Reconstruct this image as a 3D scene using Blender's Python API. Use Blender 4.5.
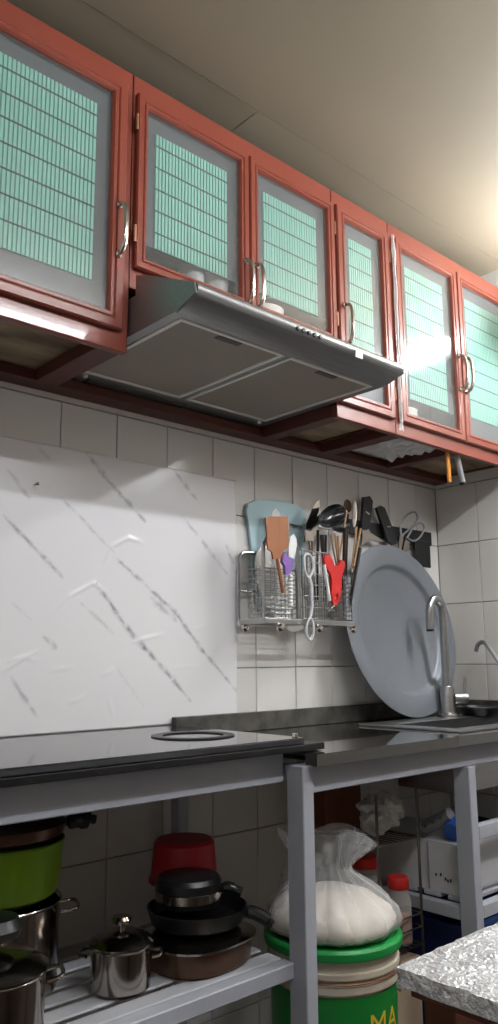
import bpy, bmesh, math, random
from mathutils import Vector, Matrix, noise

random.seed(7)
scene = bpy.context.scene
COL = scene.collection
for o in list(bpy.data.objects):
    bpy.data.objects.remove(o, do_unlink=True)

# ------------------------------------------------------------------ camera
F_PX, YAW, PITCH, ROLL = 783.78, 0.74018, 0.18507, -0.00748
CAM = Vector((0.0, -1.54185, 1.04207))
_fw = Vector((math.sin(YAW) * math.cos(PITCH), math.cos(YAW) * math.cos(PITCH), math.sin(PITCH)))
_r0 = Vector((math.cos(YAW), -math.sin(YAW), 0))
_u0 = _r0.cross(_fw)
_r = _r0 * math.cos(ROLL) + _u0 * math.sin(ROLL)
_u = _u0 * math.cos(ROLL) - _r0 * math.sin(ROLL)
cam_data = bpy.data.cameras.new('camera')
cam = bpy.data.objects.new('camera', cam_data)
COL.objects.link(cam)
cam_data.sensor_fit = 'VERTICAL'
cam_data.sensor_height = 24.0
cam_data.lens = F_PX / 1024 * 24.0
cam_data.clip_start = 0.02
m = Matrix((_r, _u, -_fw)).transposed().to_4x4()
m.translation = CAM
cam.matrix_world = m
scene.camera = cam

# ------------------------------------------------------------------ light and exposure
scene.view_settings.view_transform = 'Standard'
scene.view_settings.look = 'None'
scene.view_settings.gamma = 1.0
scene.view_settings.use_curve_mapping = False
scene.view_settings.exposure = 0.25
world = bpy.data.worlds.new('world')
scene.world = world
world.use_nodes = True
world.node_tree.nodes['Background'].inputs[0].default_value = (0.8, 0.86, 1.0, 1)
world.node_tree.nodes['Background'].inputs[1].default_value = 0.05


# two bare fluorescent tubes, both out of the frame: (end, end, emission, side the batten is fixed to)
TUBES = [((2.18, -0.47, 2.078), (2.18, -1.67, 2.078), 155.0, (1, 0, 0)),
         ((0.45, -1.64, 2.27), (1.50, -1.64, 2.27), 130.0, (0, 0, 1))]


def at(px, py, x=None, y=None, z=None):
    """point seen at a pixel of the photograph, on a plane of given x, y or z"""
    d = _fw * F_PX + _r * (px - 249) - _u * (py - 512)
    if x is not None:
        t = (x - CAM.x) / d.x
    elif y is not None:
        t = (y - CAM.y) / d.y
    else:
        t = (z - CAM.z) / d.z
    return CAM + d * t


def px2m(p, n):
    """n pixels measured at point p, in metres"""
    return n * (Vector(p) - CAM).dot(_fw) / F_PX


# ------------------------------------------------------------------ materials
def srgb(r, g, b):
    def f(c):
        c /= 255.0
        return c / 12.92 if c <= 0.04045 else ((c + 0.055) / 1.055) ** 2.4
    return (f(r), f(g), f(b), 1)


def mat(name, col, rough=0.5, metal=0.0, var=0.0, scale=6.0, bump=0.0, bscale=40.0, spec=0.5, trans=0.0,
        coat=0.0, stretch=(1, 1, 1), dirt=None, emit=None, alpha=1.0, objrand=0.0, rvar=0.0, ior=1.45):
    m = bpy.data.materials.new(name)
    m.use_nodes = True
    nt = m.node_tree
    b = nt.nodes['Principled BSDF']
    b.inputs['Base Color'].default_value = col
    b.inputs['Roughness'].default_value = rough
    b.inputs['Metallic'].default_value = metal
    b.inputs['Specular IOR Level'].default_value = spec
    b.inputs['Transmission Weight'].default_value = trans
    b.inputs['Coat Weight'].default_value = coat
    b.inputs['IOR'].default_value = ior
    b.inputs['Alpha'].default_value = alpha
    tc = nt.nodes.new('ShaderNodeTexCoord')
    mp = nt.nodes.new('ShaderNodeMapping')
    mp.inputs['Scale'].default_value = stretch
    nt.links.new(tc.outputs['Object'], mp.inputs[0])
    src = None
    if var or dirt or rvar:
        n = nt.nodes.new('ShaderNodeTexNoise')
        n.inputs['Scale'].default_value = scale
        n.inputs['Detail'].default_value = 5
        nt.links.new(mp.outputs[0], n.inputs['Vector'])
        r = nt.nodes.new('ShaderNodeValToRGB')
        r.color_ramp.elements[0].position = 0.32
        r.color_ramp.elements[1].position = 0.68
        c2 = dirt if dirt else tuple(max(0, c * (1 - var)) for c in col[:3]) + (1,)
        r.color_ramp.elements[0].color = c2
        r.color_ramp.elements[1].color = col
        nt.links.new(n.outputs[0], r.inputs[0])
        src = r.outputs[0]
        if rvar:
            mr = nt.nodes.new('ShaderNodeMapRange')
            mr.inputs[3].default_value = max(0, rough - rvar)
            mr.inputs[4].default_value = rough + rvar
            nt.links.new(n.outputs[0], mr.inputs[0])
            nt.links.new(mr.outputs[0], b.inputs['Roughness'])
    if objrand:
        oi = nt.nodes.new('ShaderNodeObjectInfo')
        hs = nt.nodes.new('ShaderNodeHueSaturation')
        mr = nt.nodes.new('ShaderNodeMapRange')
        mr.inputs[3].default_value = 1 - objrand
        mr.inputs[4].default_value = 1 + objrand * 0.4
        nt.links.new(oi.outputs['Random'], mr.inputs[0])
        nt.links.new(mr.outputs[0], hs.inputs['Value'])
        if src:
            nt.links.new(src, hs.inputs['Color'])
        else:
            hs.inputs['Color'].default_value = col
        src = hs.outputs[0]
    if src:
        nt.links.new(src, b.inputs['Base Color'])
    if bump:
        n2 = nt.nodes.new('ShaderNodeTexNoise')
        n2.inputs['Scale'].default_value = bscale
        n2.inputs['Detail'].default_value = 3
        nt.links.new(mp.outputs[0], n2.inputs['Vector'])
        bp = nt.nodes.new('ShaderNodeBump')
        bp.inputs['Strength'].default_value = bump
        bp.inputs['Distance'].default_value = 0.01
        nt.links.new(n2.outputs[0], bp.inputs['Height'])
        nt.links.new(bp.outputs[0], b.inputs['Normal'])
    return m


def two_sided_ior(nt, ior):
    """feeds a Fresnel node so that the back of a thin sheet mirrors like its front"""
    g_ = nt.nodes.new('ShaderNodeNewGeometry')
    mr_ = nt.nodes.new('ShaderNodeMapRange')
    mr_.inputs[3].default_value = ior
    mr_.inputs[4].default_value = 1.0 / ior
    nt.links.new(g_.outputs['Backfacing'], mr_.inputs[0])
    return mr_.outputs[0]


def film_mat(name, col, transp=0.7, rough=0.1, bump=0.0, bscale=60, fres=0.5):
    """thin clear plastic or window glass: see-through plus a shiny, faintly milky surface"""
    m = bpy.data.materials.new(name)
    m.use_nodes = True
    nt = m.node_tree
    out = nt.nodes['Material Output']
    b = nt.nodes['Principled BSDF']
    b.inputs['Base Color'].default_value = col
    b.inputs['Roughness'].default_value = rough
    t = nt.nodes.new('ShaderNodeBsdfTransparent')
    mix = nt.nodes.new('ShaderNodeMixShader')
    lw = nt.nodes.new('ShaderNodeFresnel')
    nt.links.new(two_sided_ior(nt, 1.5), lw.inputs[0])
    mr = nt.nodes.new('ShaderNodeMapRange')
    mr.inputs[1].default_value = 0.0
    mr.inputs[2].default_value = 1.0
    mr.inputs[3].default_value = 1 - transp
    mr.inputs[4].default_value = min(1, 1 - transp + fres)
    nt.links.new(lw.outputs[0], mr.inputs[0])
    nt.links.new(mr.outputs[0], mix.inputs[0])
    nt.links.new(t.outputs[0], mix.inputs[1])
    nt.links.new(b.outputs[0], mix.inputs[2])
    nt.links.new(mix.outputs[0], out.inputs[0])
    if bump:
        tc = nt.nodes.new('ShaderNodeTexCoord')
        n2 = nt.nodes.new('ShaderNodeTexNoise')
        n2.inputs['Scale'].default_value = bscale
        nt.links.new(tc.outputs['Object'], n2.inputs['Vector'])
        bp = nt.nodes.new('ShaderNodeBump')
        bp.inputs['Strength'].default_value = bump
        bp.inputs['Distance'].default_value = 0.01
        nt.links.new(n2.outputs[0], bp.inputs['Height'])
        nt.links.new(bp.outputs[0], b.inputs['Normal'])
    return m


def pane_mat(name):
    """window glass: mirror-like share by Fresnel, the rest passes"""
    m = bpy.data.materials.new(name)
    m.use_nodes = True
    nt = m.node_tree
    out = nt.nodes['Material Output']
    nt.nodes.remove(nt.nodes['Principled BSDF'])
    g = nt.nodes.new('ShaderNodeBsdfGlossy')
    g.inputs['Roughness'].default_value = 0.13
    d = nt.nodes.new('ShaderNodeBsdfDiffuse')
    d.inputs[0].default_value = (0.75, 0.8, 0.8, 1)
    t = nt.nodes.new('ShaderNodeBsdfTransparent')
    fr = nt.nodes.new('ShaderNodeFresnel')
    nt.links.new(two_sided_ior(nt, 1.55), fr.inputs[0])
    m1 = nt.nodes.new('ShaderNodeMixShader')
    m1.inputs[0].default_value = 0.045
    m2 = nt.nodes.new('ShaderNodeMixShader')
    nt.links.new(t.outputs[0], m1.inputs[1])
    nt.links.new(d.outputs[0], m1.inputs[2])
    nt.links.new(fr.outputs[0], m2.inputs[0])
    nt.links.new(m1.outputs[0], m2.inputs[1])
    nt.links.new(g.outputs[0], m2.inputs[2])
    nt.links.new(m2.outputs[0], out.inputs[0])
    return m


M = {}
M['tile'] = mat('white_wall_tile', srgb(222, 219, 215), 0.22, var=0.04, scale=5, objrand=0.05, bump=0.03, bscale=12)
M['grout'] = mat('grey_grout', srgb(168, 162, 154), 0.9, var=0.3, scale=30)
M['plaster'] = mat('painted_plaster', srgb(205, 200, 192), 0.8, var=0.05, scale=3)
M['plaster_white'] = mat('white_painted_plaster', srgb(238, 237, 234), 0.7, var=0.03, scale=3)
M['plaster_far'] = mat('beige_painted_plaster', srgb(120, 108, 96), 0.8, var=0.08, scale=3)
M['ceiling'] = mat('ceiling_board_paint', srgb(150, 138, 119), 0.65, var=0.08, scale=2.5, bump=0.05, bscale=6)
M['floor'] = mat('dark_floor_tile', srgb(62, 54, 48), 0.5, var=0.3, scale=5)
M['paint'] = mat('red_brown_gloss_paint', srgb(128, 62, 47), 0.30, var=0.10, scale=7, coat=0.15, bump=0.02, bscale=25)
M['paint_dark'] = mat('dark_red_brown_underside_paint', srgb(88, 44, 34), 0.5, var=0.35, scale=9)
M['ply'] = mat('stained_plywood', srgb(150, 132, 104), 0.7, dirt=srgb(88, 70, 50), scale=6, stretch=(1, 3, 1))
M['pane'] = pane_mat('clear_door_glass')
M['liner'] = mat('grey_liner_sheet', srgb(76, 80, 82), 0.6, var=0.15, scale=8)
M['mint'] = mat('mint_green_strip', srgb(126, 186, 169), 0.55, var=0.05, scale=4)
M['mint_gap'] = mat('deep_green_backing', srgb(84, 142, 126), 0.6)
M['cord'] = mat('dark_cord', srgb(52, 72, 66), 0.7)
M['chrome'] = mat('satin_nickel', srgb(200, 192, 182), 0.22, metal=1.0)
M['brass'] = mat('dull_hinge_metal', srgb(150, 110, 84), 0.45, metal=0.7)
M['steel'] = mat('brushed_stainless_steel', srgb(178, 178, 178), 0.30, metal=1.0, var=0.12, scale=3, stretch=(1, 1, 22))
M['steel_h'] = mat('hood_stainless_steel', srgb(152, 152, 152), 0.36, metal=0.75, var=0.15, scale=5, stretch=(2, 40, 40))
M['steel_dark'] = mat('worn_dark_steel', srgb(120, 116, 110), 0.35, metal=0.9, var=0.4, scale=12)
M['potsteel'] = mat('polished_pot_steel', srgb(176, 168, 160), 0.16, metal=1.0, var=0.12, scale=6)
M['filter'] = mat('greasy_aluminium_filter', srgb(150, 140, 130), 0.5, metal=0.15, var=0.12, scale=4, bump=0.25, bscale=420)
M['filter_rim'] = mat('aluminium_filter_rim', srgb(222, 219, 213), 0.4, metal=0.1)
M['vent'] = mat('dark_lamp_cover', srgb(70, 68, 64), 0.4)
M['black'] = mat('black_plastic', srgb(22, 22, 24), 0.35)
M['black_matt'] = mat('black_nonstick', srgb(20, 20, 22), 0.42, var=0.2, scale=20)
M['white_plastic'] = mat('white_plastic', srgb(226, 226, 224), 0.4)
M['sticker'] = mat('white_paper_sticker', srgb(236, 234, 230), 0.6)
M['granite'] = mat('black_granite', srgb(58, 56, 54), 0.09, dirt=srgb(36, 35, 34), scale=160, spec=0.8, rvar=0.04, coat=1.0, ior=1.7)
M['granite_rough'] = mat('dusty_granite_edge', srgb(84, 82, 76), 0.55, dirt=srgb(50, 48, 44), scale=30)
M['slab'] = mat('polished_black_slab', srgb(48, 48, 52), 0.07, dirt=srgb(36, 36, 40), scale=8, spec=0.6)
M['slab_edge'] = mat('dark_stone_edge', srgb(34, 33, 33), 0.35, var=0.3, scale=60, spec=0.25)
M['frame'] = mat('grey_painted_steel', srgb(172, 175, 184), 0.5, var=0.10, scale=9)
M['slat'] = mat('pale_grey_shelf_slat', srgb(182, 184, 190), 0.55, var=0.15, scale=7)
M['gun'] = mat('dark_gunmetal', srgb(66, 66, 68), 0.22, metal=0.8)
M['alu'] = mat('matt_aluminium_tray', srgb(124, 128, 134), 0.45, metal=0.35, var=0.10, scale=4)
M['blue_board'] = mat('pale_blue_plastic_board', srgb(180, 208, 214), 0.5, var=0.08, scale=8)
M['wood'] = mat('brown_wood', srgb(158, 100, 62), 0.55, var=0.25, scale=8, stretch=(6, 6, 1))
M['wood_pale'] = mat('pale_bamboo', srgb(190, 150, 112), 0.6, var=0.2, scale=12)
M['purple'] = mat('purple_plastic', srgb(128, 96, 168), 0.4)
M['red'] = mat('red_plastic', srgb(196, 40, 36), 0.35)
M['red_dark'] = mat('deep_red_plastic', srgb(176, 30, 42), 0.45)
M['green_pl'] = mat('lime_green_plastic', srgb(112, 150, 24), 0.4)
M['orange'] = mat('orange_plastic', srgb(206, 134, 52), 0.45)
M['grey_pl'] = mat('grey_plastic', srgb(140, 142, 146), 0.4)
M['copper'] = mat('brown_enamel', srgb(96, 70, 54), 0.28, metal=0.5, var=0.2)
M['bucket'] = mat('cream_white_bucket_plastic', srgb(216, 208, 192), 0.45, dirt=srgb(186, 172, 150), scale=7)
M['lid_green'] = mat('green_lid_plastic', srgb(34, 150, 72), 0.4)
M['label_green'] = mat('green_printed_label', srgb(30, 128, 52), 0.4)
M['label_yellow'] = mat('yellow_print', srgb(226, 190, 60), 0.45)
M['flour'] = mat('white_flour', srgb(238, 228, 216), 0.9, bump=0.2, bscale=60)
M['bag'] = film_mat('clear_plastic_bag', (0.9, 0.9, 0.9, 1), 0.77, 0.14, fres=1.0)
M['crumple'] = film_mat('crumpled_clear_film', (0.85, 0.85, 0.85, 1), 0.55, 0.22, fres=1.0, bump=0.4, bscale=50)
M['jar'] = film_mat('clear_jar_plastic', (0.85, 0.83, 0.8, 1), 0.82, 0.08, fres=1.0)
M['tumbler'] = film_mat('clear_drinking_glass', (0.9, 0.92, 0.92, 1), 0.72, 0.06, fres=1.0)
M['spice'] = mat('brown_orange_spice', srgb(176, 96, 52), 0.85)
M['rice'] = mat('pale_grain', srgb(196, 176, 146), 0.9)
M['white_box'] = mat('white_enamel_box', srgb(206, 206, 208), 0.4, var=0.05)
M['blue'] = mat('blue_plastic', srgb(58, 104, 190), 0.35)
M['navy'] = mat('dark_blue_plastic', srgb(36, 46, 104), 0.5)
M['cardboard'] = mat('brown_cardboard', srgb(120, 66, 42), 0.8, var=0.15)
M['cream_box'] = mat('cream_board', srgb(190, 170, 146), 0.7)
M['brown_panel'] = mat('dark_brown_laminate', srgb(82, 40, 30), 0.5)
M['ceramic'] = mat('white_ceramic', srgb(232, 230, 224), 0.25)
M['tape'] = film_mat('clear_glossy_tape', (0.95, 0.9, 0.88, 1), 0.90, 0.10, fres=1.0, bump=0.5, bscale=40)
M['nail'] = mat('painted_nail_head', srgb(92, 82, 70), 0.5)
M['lamp_body'] = mat('white_lamp_housing', srgb(230, 230, 228), 0.5)


# silver sparkling tablecloth: metallic sequins by cells
def sequin_mat():
    m = bpy.data.materials.new('silver_sparkle_cloth')
    m.use_nodes = True
    nt = m.node_tree
    b = nt.nodes['Principled BSDF']
    b.inputs['Metallic'].default_value = 0.35
    b.inputs['Roughness'].default_value = 0.3
    tc = nt.nodes.new('ShaderNodeTexCoord')
    v = nt.nodes.new('ShaderNodeTexVoronoi')
    v.inputs['Scale'].default_value = 190
    nt.links.new(tc.outputs['Object'], v.inputs['Vector'])
    r = nt.nodes.new('ShaderNodeValToRGB')
    r.color_ramp.elements[0].color = srgb(176, 176, 178)
    r.color_ramp.elements[1].color = srgb(235, 235, 235)
    nt.links.new(v.outputs['Color'], r.inputs[0])
    nt.links.new(r.outputs[0], b.inputs['Base Color'])
    bp = nt.nodes.new('ShaderNodeBump')
    bp.inputs['Strength'].default_value = 0.8
    bp.inputs['Distance'].default_value = 0.004
    n = nt.nodes.new('ShaderNodeTexNoise')
    n.inputs['Scale'].default_value = 210
    n.inputs['Detail'].default_value = 2
    nt.links.new(tc.outputs['Object'], n.inputs['Vector'])
    nt.links.new(n.outputs[0], bp.inputs['Height'])
    nt.links.new(bp.outputs[0], b.inputs['Normal'])
    return m


M['sequin'] = sequin_mat()


def marble_mat():
    """white adhesive film; the printed grey veins come from a colour attribute"""
    m = bpy.data.materials.new('white_marble_print_film')
    m.use_nodes = True
    nt = m.node_tree
    b = nt.nodes['Principled BSDF']
    b.inputs['Roughness'].default_value = 0.28
    a = nt.nodes.new('ShaderNodeAttribute')
    a.attribute_name = 'vein'
    tc = nt.nodes.new('ShaderNodeTexCoord')
    n = nt.nodes.new('ShaderNodeTexNoise')
    n.inputs['Scale'].default_value = 45
    n.inputs['Detail'].default_value = 6
    nt.links.new(tc.outputs['Object'], n.inputs['Vector'])
    mr = nt.nodes.new('ShaderNodeMapRange')
    mr.inputs[1].default_value = 0.35
    mr.inputs[2].default_value = 0.62
    nt.links.new(n.outputs[0], mr.inputs[0])
    mul = nt.nodes.new('ShaderNodeMath')
    mul.operation = 'MULTIPLY'
    nt.links.new(a.outputs['Fac'], mul.inputs[0])
    nt.links.new(mr.outputs[0], mul.inputs[1])
    mx = nt.nodes.new('ShaderNodeMixRGB')
    mx.inputs[1].default_value = srgb(232, 230, 232)
    mx.inputs[2].default_value = srgb(112, 115, 128)
    nt.links.new(mul.outputs[0], mx.inputs[0])
    nt.links.new(mx.outputs[0], b.inputs['Base Color'])
    return m


M['marble'] = marble_mat()


# ------------------------------------------------------------------ builders
def wloc(o):
    v = Vector((0, 0, 0))
    while o is not None:
        v += o.location
        o = o.parent
    return v


def tag(o, label=None, cat=None, group=None, kind=None):
    if label:
        o['label'] = label
    if cat:
        o['category'] = cat
    if group:
        o['group'] = group
    if kind:
        o['kind'] = kind
    return o


def thing(name, label, cat, loc, group=None, kind=None):
    o = bpy.data.objects.new(name, None)
    COL.objects.link(o)
    o.location = loc
    o.empty_display_size = 0.05
    return tag(o, label, cat, group, kind)


def catmull(pts, n=6):
    pts = [Vector(p) for p in pts]
    if len(pts) < 3:
        return pts
    out = []
    for i in range(len(pts) - 1):
        p0 = pts[i - 1] if i > 0 else pts[i] * 2 - pts[i + 1]
        p1, p2 = pts[i], pts[i + 1]
        p3 = pts[i + 2] if i + 2 < len(pts) else pts[i + 1] * 2 - pts[i]
        for k in range(n):
            t = k / n
            out.append(0.5 * ((2 * p1) + (p2 - p0) * t + (2 * p0 - 5 * p1 + 4 * p2 - p3) * t * t
                              + (3 * p1 - p0 - 3 * p2 + p3) * t ** 3))
    out.append(pts[-1])
    return out


class MB:
    def __init__(self):
        self.bm = bmesh.new()

    def box(self, x0, x1, y0, y1, z0, z1, bev=0.0, seg=2, M4=None):
        bm = self.bm
        res = bmesh.ops.create_cube(bm, size=1.0)
        vs = res['verts']
        for v in vs:
            v.co = Vector(((x0 + x1) / 2 + v.co.x * (x1 - x0), (y0 + y1) / 2 + v.co.y * (y1 - y0),
                           (z0 + z1) / 2 + v.co.z * (z1 - z0)))
        if bev > 0:
            es = list({e for v in vs for e in v.link_edges})
            r = bmesh.ops.bevel(bm, geom=es, offset=bev, segments=seg, affect='EDGES', profile=0.5)
            vs = list({v for f in r['faces'] for v in f.verts} | {v for v in vs if v.is_valid})
        if M4 is not None:
            for v in vs:
                v.co = M4 @ v.co
        return self

    def tube(self, pts, r, n=8, closed=False, smooth=0):
        pts = catmull(pts, smooth) if smooth else [Vector(p) for p in pts]
        rs = r if isinstance(r, (list, tuple)) else [r] * len(pts)
        if len(rs) != len(pts):
            rs = [rs[min(len(rs) - 1, int(i / (len(pts) - 1) * (len(rs) - 1) + 0.5))] for i in range(len(pts))]
        bm = self.bm
        rings = []
        nrm = None
        N = len(pts)
        for i, p in enumerate(pts):
            if closed:
                t = (pts[(i + 1) % N] - pts[i - 1]).normalized()
            else:
                t = (pts[min(i + 1, N - 1)] - pts[max(i - 1, 0)]).normalized()
            if nrm is None:
                a = Vector((0, 0, 1)) if abs(t.z) < 0.9 else Vector((1, 0, 0))
                nrm = t.cross(a).normalized()
            nrm = (nrm - t * nrm.dot(t)).normalized()
            b = t.cross(nrm)
            rings.append([bm.verts.new(p + (nrm * math.cos(2 * math.pi * k / n) + b * math.sin(2 * math.pi * k / n)) * rs[i])
                          for k in range(n)])
        for i in range(N if closed else N - 1):
            A, B = rings[i], rings[(i + 1) % N]
            for k in range(n):
                bm.faces.new((A[k], A[(k + 1) % n], B[(k + 1) % n], B[k]))
        if not closed:
            bm.faces.new(rings[0][::-1])
            bm.faces.new(rings[-1])
        return self

    def lathe(self, prof, c=(0, 0, 0), n=32, M4=None, fn=None):
        """prof: (radius, height) pairs about +z; M4 maps it elsewhere; fn(angle, r, h) -> r"""
        bm = self.bm
        c = Vector(c)
        rings = []
        for r, h in prof:
            ring = []
            if r < 1e-6:
                v = Vector((0, 0, h))
                ring = [bm.verts.new((M4 @ v if M4 else v) + c)]
            else:
                for k in range(n):
                    a = 2 * math.pi * k / n
                    rr = fn(a, r, h) if fn else r
                    v = Vector((rr * math.cos(a), rr * math.sin(a), h))
                    ring.append(bm.verts.new((M4 @ v if M4 else v) + c))
            rings.append(ring)
        for A, B in zip(rings, rings[1:]):
            if len(A) == 1 and len(B) == 1:
                continue
            for k in range(n):
                k2 = (k + 1) % n
                if len(A) == 1:
                    bm.faces.new((A[0], B[k2], B[k]))
                elif len(B) == 1:
                    bm.faces.new((A[k], A[k2], B[0]))
                else:
                    bm.faces.new((A[k], A[k2], B[k2], B[k]))
        return self

    def prism(self, poly, vec, hole=None):
        """extrude a planar outline (world points) along vec"""
        bm = self.bm
        vec = Vector(vec)
        a = [bm.verts.new(Vector(p)) for p in poly]
        b = [bm.verts.new(Vector(p) + vec) for p in poly]
        n = len(a)
        if hole:
            ha = [bm.verts.new(Vector(p)) for p in hole]
            hb = [bm.verts.new(Vector(p) + vec) for p in hole]
            for L in (a, ha), (b, hb):
                es = []
                for loop in L:
                    for i in range(len(loop)):
                        e = bm.edges.get((loop[i], loop[(i + 1) % len(loop)])) or bm.edges.new((loop[i], loop[(i + 1) % len(loop)]))
                        es.append(e)
                bmesh.ops.triangle_fill(bm, use_beauty=True, use_dissolve=False, edges=es)
            k = len(ha)
            for i in range(k):
                bm.faces.new((ha[i], ha[(i + 1) % k], hb[(i + 1) % k], hb[i]))
        else:
            bm.faces.new(a)
            bm.faces.new(b[::-1])
        for i in range(n):
            bm.faces.new((a[i], b[i], b[(i + 1) % n], a[(i + 1) % n]))
        return self

    def frame(self, x0, x1, z0, z1, prof, y):
        """mitred picture frame in the xz plane; prof: closed list of (inset, y offset)"""
        bm = self.bm
        rings = []
        for d, dy in prof:
            rings.append([bm.verts.new((x, y + dy, z)) for x, z in
                          ((x0 + d, z0 + d), (x1 - d, z0 + d), (x1 - d, z1 - d), (x0 + d, z1 - d))])
        n = len(rings)
        for i in range(n):
            A, B = rings[i], rings[(i + 1) % n]
            for k in range(4):
                bm.faces.new((A[k], A[(k + 1) % 4], B[(k + 1) % 4], B[k]))
        return self

    def build(self, name, material, parent=None, smooth=True, angle=35):
        bm = self.bm
        bmesh.ops.recalc_face_normals(bm, faces=bm.faces)
        if parent is not None:
            off = wloc(parent)
            bmesh.ops.translate(bm, verts=bm.verts, vec=-off)
        me = bpy.data.meshes.new(name)
        bm.to_mesh(me)
        bm.free()
        if smooth:
            me.polygons.foreach_set('use_smooth', [True] * len(me.polygons))
            try:
                me.set_sharp_from_angle(angle=math.radians(angle))
            except Exception:
                pass
        me.materials.append(M[material] if isinstance(material, str) else material)
        o = bpy.data.objects.new(name, me)
        COL.objects.link(o)
        o.parent = parent
        return o


def base_mb(cx, cy, z, ):
    return Vector((cx, cy, z))


def recentre(o, loc):
    """move a top-level mesh's origin to loc"""
    o.data.transform(Matrix.Translation(-Vector(loc)))
    o.location = loc
    return o


def struct(name, mb, material, parent=None, label=None):
    o = mb.build(name, material, parent, smooth=False)
    o['kind'] = 'structure'
    if label:
        o['label'] = label
    return o


# ------------------------------------------------------------------ the room
XR, ZC = 2.29, 2.34
XL, YF = -0.75, -2.75
TW, TH, ZJ, XJ = 0.1486, 0.2, 1.0187, 0.8359   # tile width, height, a joint level, a joint position

floor = struct('floor', MB().box(XL, XR, YF, 0.0, -0.06, 0), 'floor', None, 'dark tiled kitchen floor under the counter')
wall_back = struct('wall_back', MB().box(XL - 0.1, XR + 0.1, 0.008, 0.1, -0.06, ZC + 0.1), 'grout', None,
                   'white tiled wall behind the counter')
wall_right = struct('wall_right', MB().box(XR + 0.008, XR + 0.1, YF, 0.008, -0.06, ZC + 0.1), 'grout', None,
                    'white tiled wall at the sink end of the counter')
struct('wall_left', MB().box(XL - 0.1, XL, YF, 0.0, -0.06, ZC + 0.1), 'plaster_white', None, 'plain painted wall left of the viewer')
struct('wall_front', MB().box(XL, XR, YF - 0.1, YF, -0.06, ZC + 0.1), 'plaster_far', None, 'plain painted wall behind the viewer')
ceiling = struct('ceiling', MB().box(XL - 0.1, XR + 0.1, YF - 0.1, 0.1, ZC + 0.012, ZC + 0.1), 'paint_dark', None,
                 'low ceiling of painted boards')


def loc_mesh(name, mb, material, smooth=True):
    o = mb.build(name, material, None, smooth)
    me = o.data
    bpy.data.objects.remove(o)
    return me


def place(name, me, parent, loc):
    o = bpy.data.objects.new(name, me)
    COL.objects.link(o)
    o.parent = parent
    o.location = Vector(loc) - wloc(parent)
    return o


g = 0.0011
tile_me = loc_mesh('tile', MB().box(g, TW - g, 0, 0.008, g, TH - g, 0.0012, 1), 'tile')
tile_r_me = loc_mesh('tile', MB().box(0, 0.008, -0.15 + g, -g, g, TH - g, 0.0012, 1), 'tile')
z_rows = [ZJ + TH * k for k in range(-5, 3)]
for k in range(-10, 9):
    for z in z_rows:
        place('tile', tile_me, wall_back, (XJ + TW * k, random.uniform(-0.0004, 0.0004), z))
xe = XJ + TW * 9
edge_me = loc_mesh('tile', MB().box(g, XR - xe - g, 0, 0.008, g, TH - g, 0.0012, 1), 'tile')
for z in z_rows:
    place('tile', edge_me, wall_back, (xe, 0, z))
corner_me = loc_mesh('tile', MB().box(0, 0.008, -0.159 + g, -g, g, TH - g, 0.0012, 1), 'tile')
for z in z_rows:
    place('tile', corner_me, wall_right, (XR, 0, z))
    for k in range(5):
        place('tile', tile_r_me, wall_right, (XR + random.uniform(-0.0004, 0.0004), -0.159 - 0.15 * k, z))
# plaster above the tiles and beyond them
struct('plaster_above', MB().box(XL, XR, 0, 0.008, z_rows[-1] + TH + 0.002, ZC), 'plaster', wall_back)
struct('plaster_left', MB().box(XL, XJ - 10 * TW - 0.002, 0, 0.008, 0, z_rows[-1] + TH), 'plaster', wall_back)
struct('plaster_above', MB().box(XR, XR + 0.008, YF, 0, z_rows[-1] + TH + 0.002, ZC), 'plaster', wall_right)
struct('plaster_front', MB().box(XR, XR + 0.008, YF, -0.909 - 0.002, 0, z_rows[-1] + TH), 'plaster', wall_right)

# ceiling boards with open joints; slight sag in each
def board(x0, x1, y0, y1, sag):
    mb = MB()
    n = 14
    vs = [[None] * (n + 1) for _ in range(n + 1)]
    for i in range(n + 1):
        for j in range(n + 1):
            u, v = i / n, j / n
            s = sag * (math.sin(math.pi * u) * math.sin(math.pi * v)) + 0.002 * noise.noise((x0 + u * 3, y0 + v * 3, 1.7))
            vs[i][j] = mb.bm.verts.new((x0 + (x1 - x0) * u, y0 + (y1 - y0) * v, ZC - s))
    for i in range(n):
        for j in range(n):
            mb.bm.faces.new((vs[i][j], vs[i][j + 1], vs[i + 1][j + 1], vs[i + 1][j]))
    o = mb.build('ceiling_panel', 'ceiling', ceiling, smooth=False)
    sol = o.modifiers.new('s', 'SOLIDIFY')
    sol.thickness = 0.006
    sol.offset = -1
    return o


YJ = at(258, 109, z=ZC).y
XJ1 = at(258, 109, z=ZC).x
for (x0, x1) in ((XL, 0.0), (0.0, XJ1), (XJ1, XR)):
    board(x0 + 0.0006, x1 - 0.0006, YJ + 0.0008, 0, 0.0)
for (x0, x1) in ((XL, -0.05), (-0.05, 2.17), (2.17, XR)):
    board(x0 + 0.0006, x1 - 0.0006, YJ - 1.22, YJ - 0.0008, 0.002)
    board(x0 + 0.0006, x1 - 0.0006, YF, YJ - 1.2212, 0.002)
for q in ((261, 96), (374, 12), (452, 220), (128, 23), (243, 105), (441, 223)):
    p = at(*q, z=ZC - 0.001)
    MB().lathe([(0, -0.004), (0.003, -0.0036), (0.0045, -0.002), (0.005, 0.003)], p, 10).build('nail_head', 'nail', ceiling)

# dark batten along the wall under the cabinets
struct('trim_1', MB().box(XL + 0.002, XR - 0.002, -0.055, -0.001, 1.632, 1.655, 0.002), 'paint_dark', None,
       'dark red-brown timber batten along the wall under the cabinets')

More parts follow.
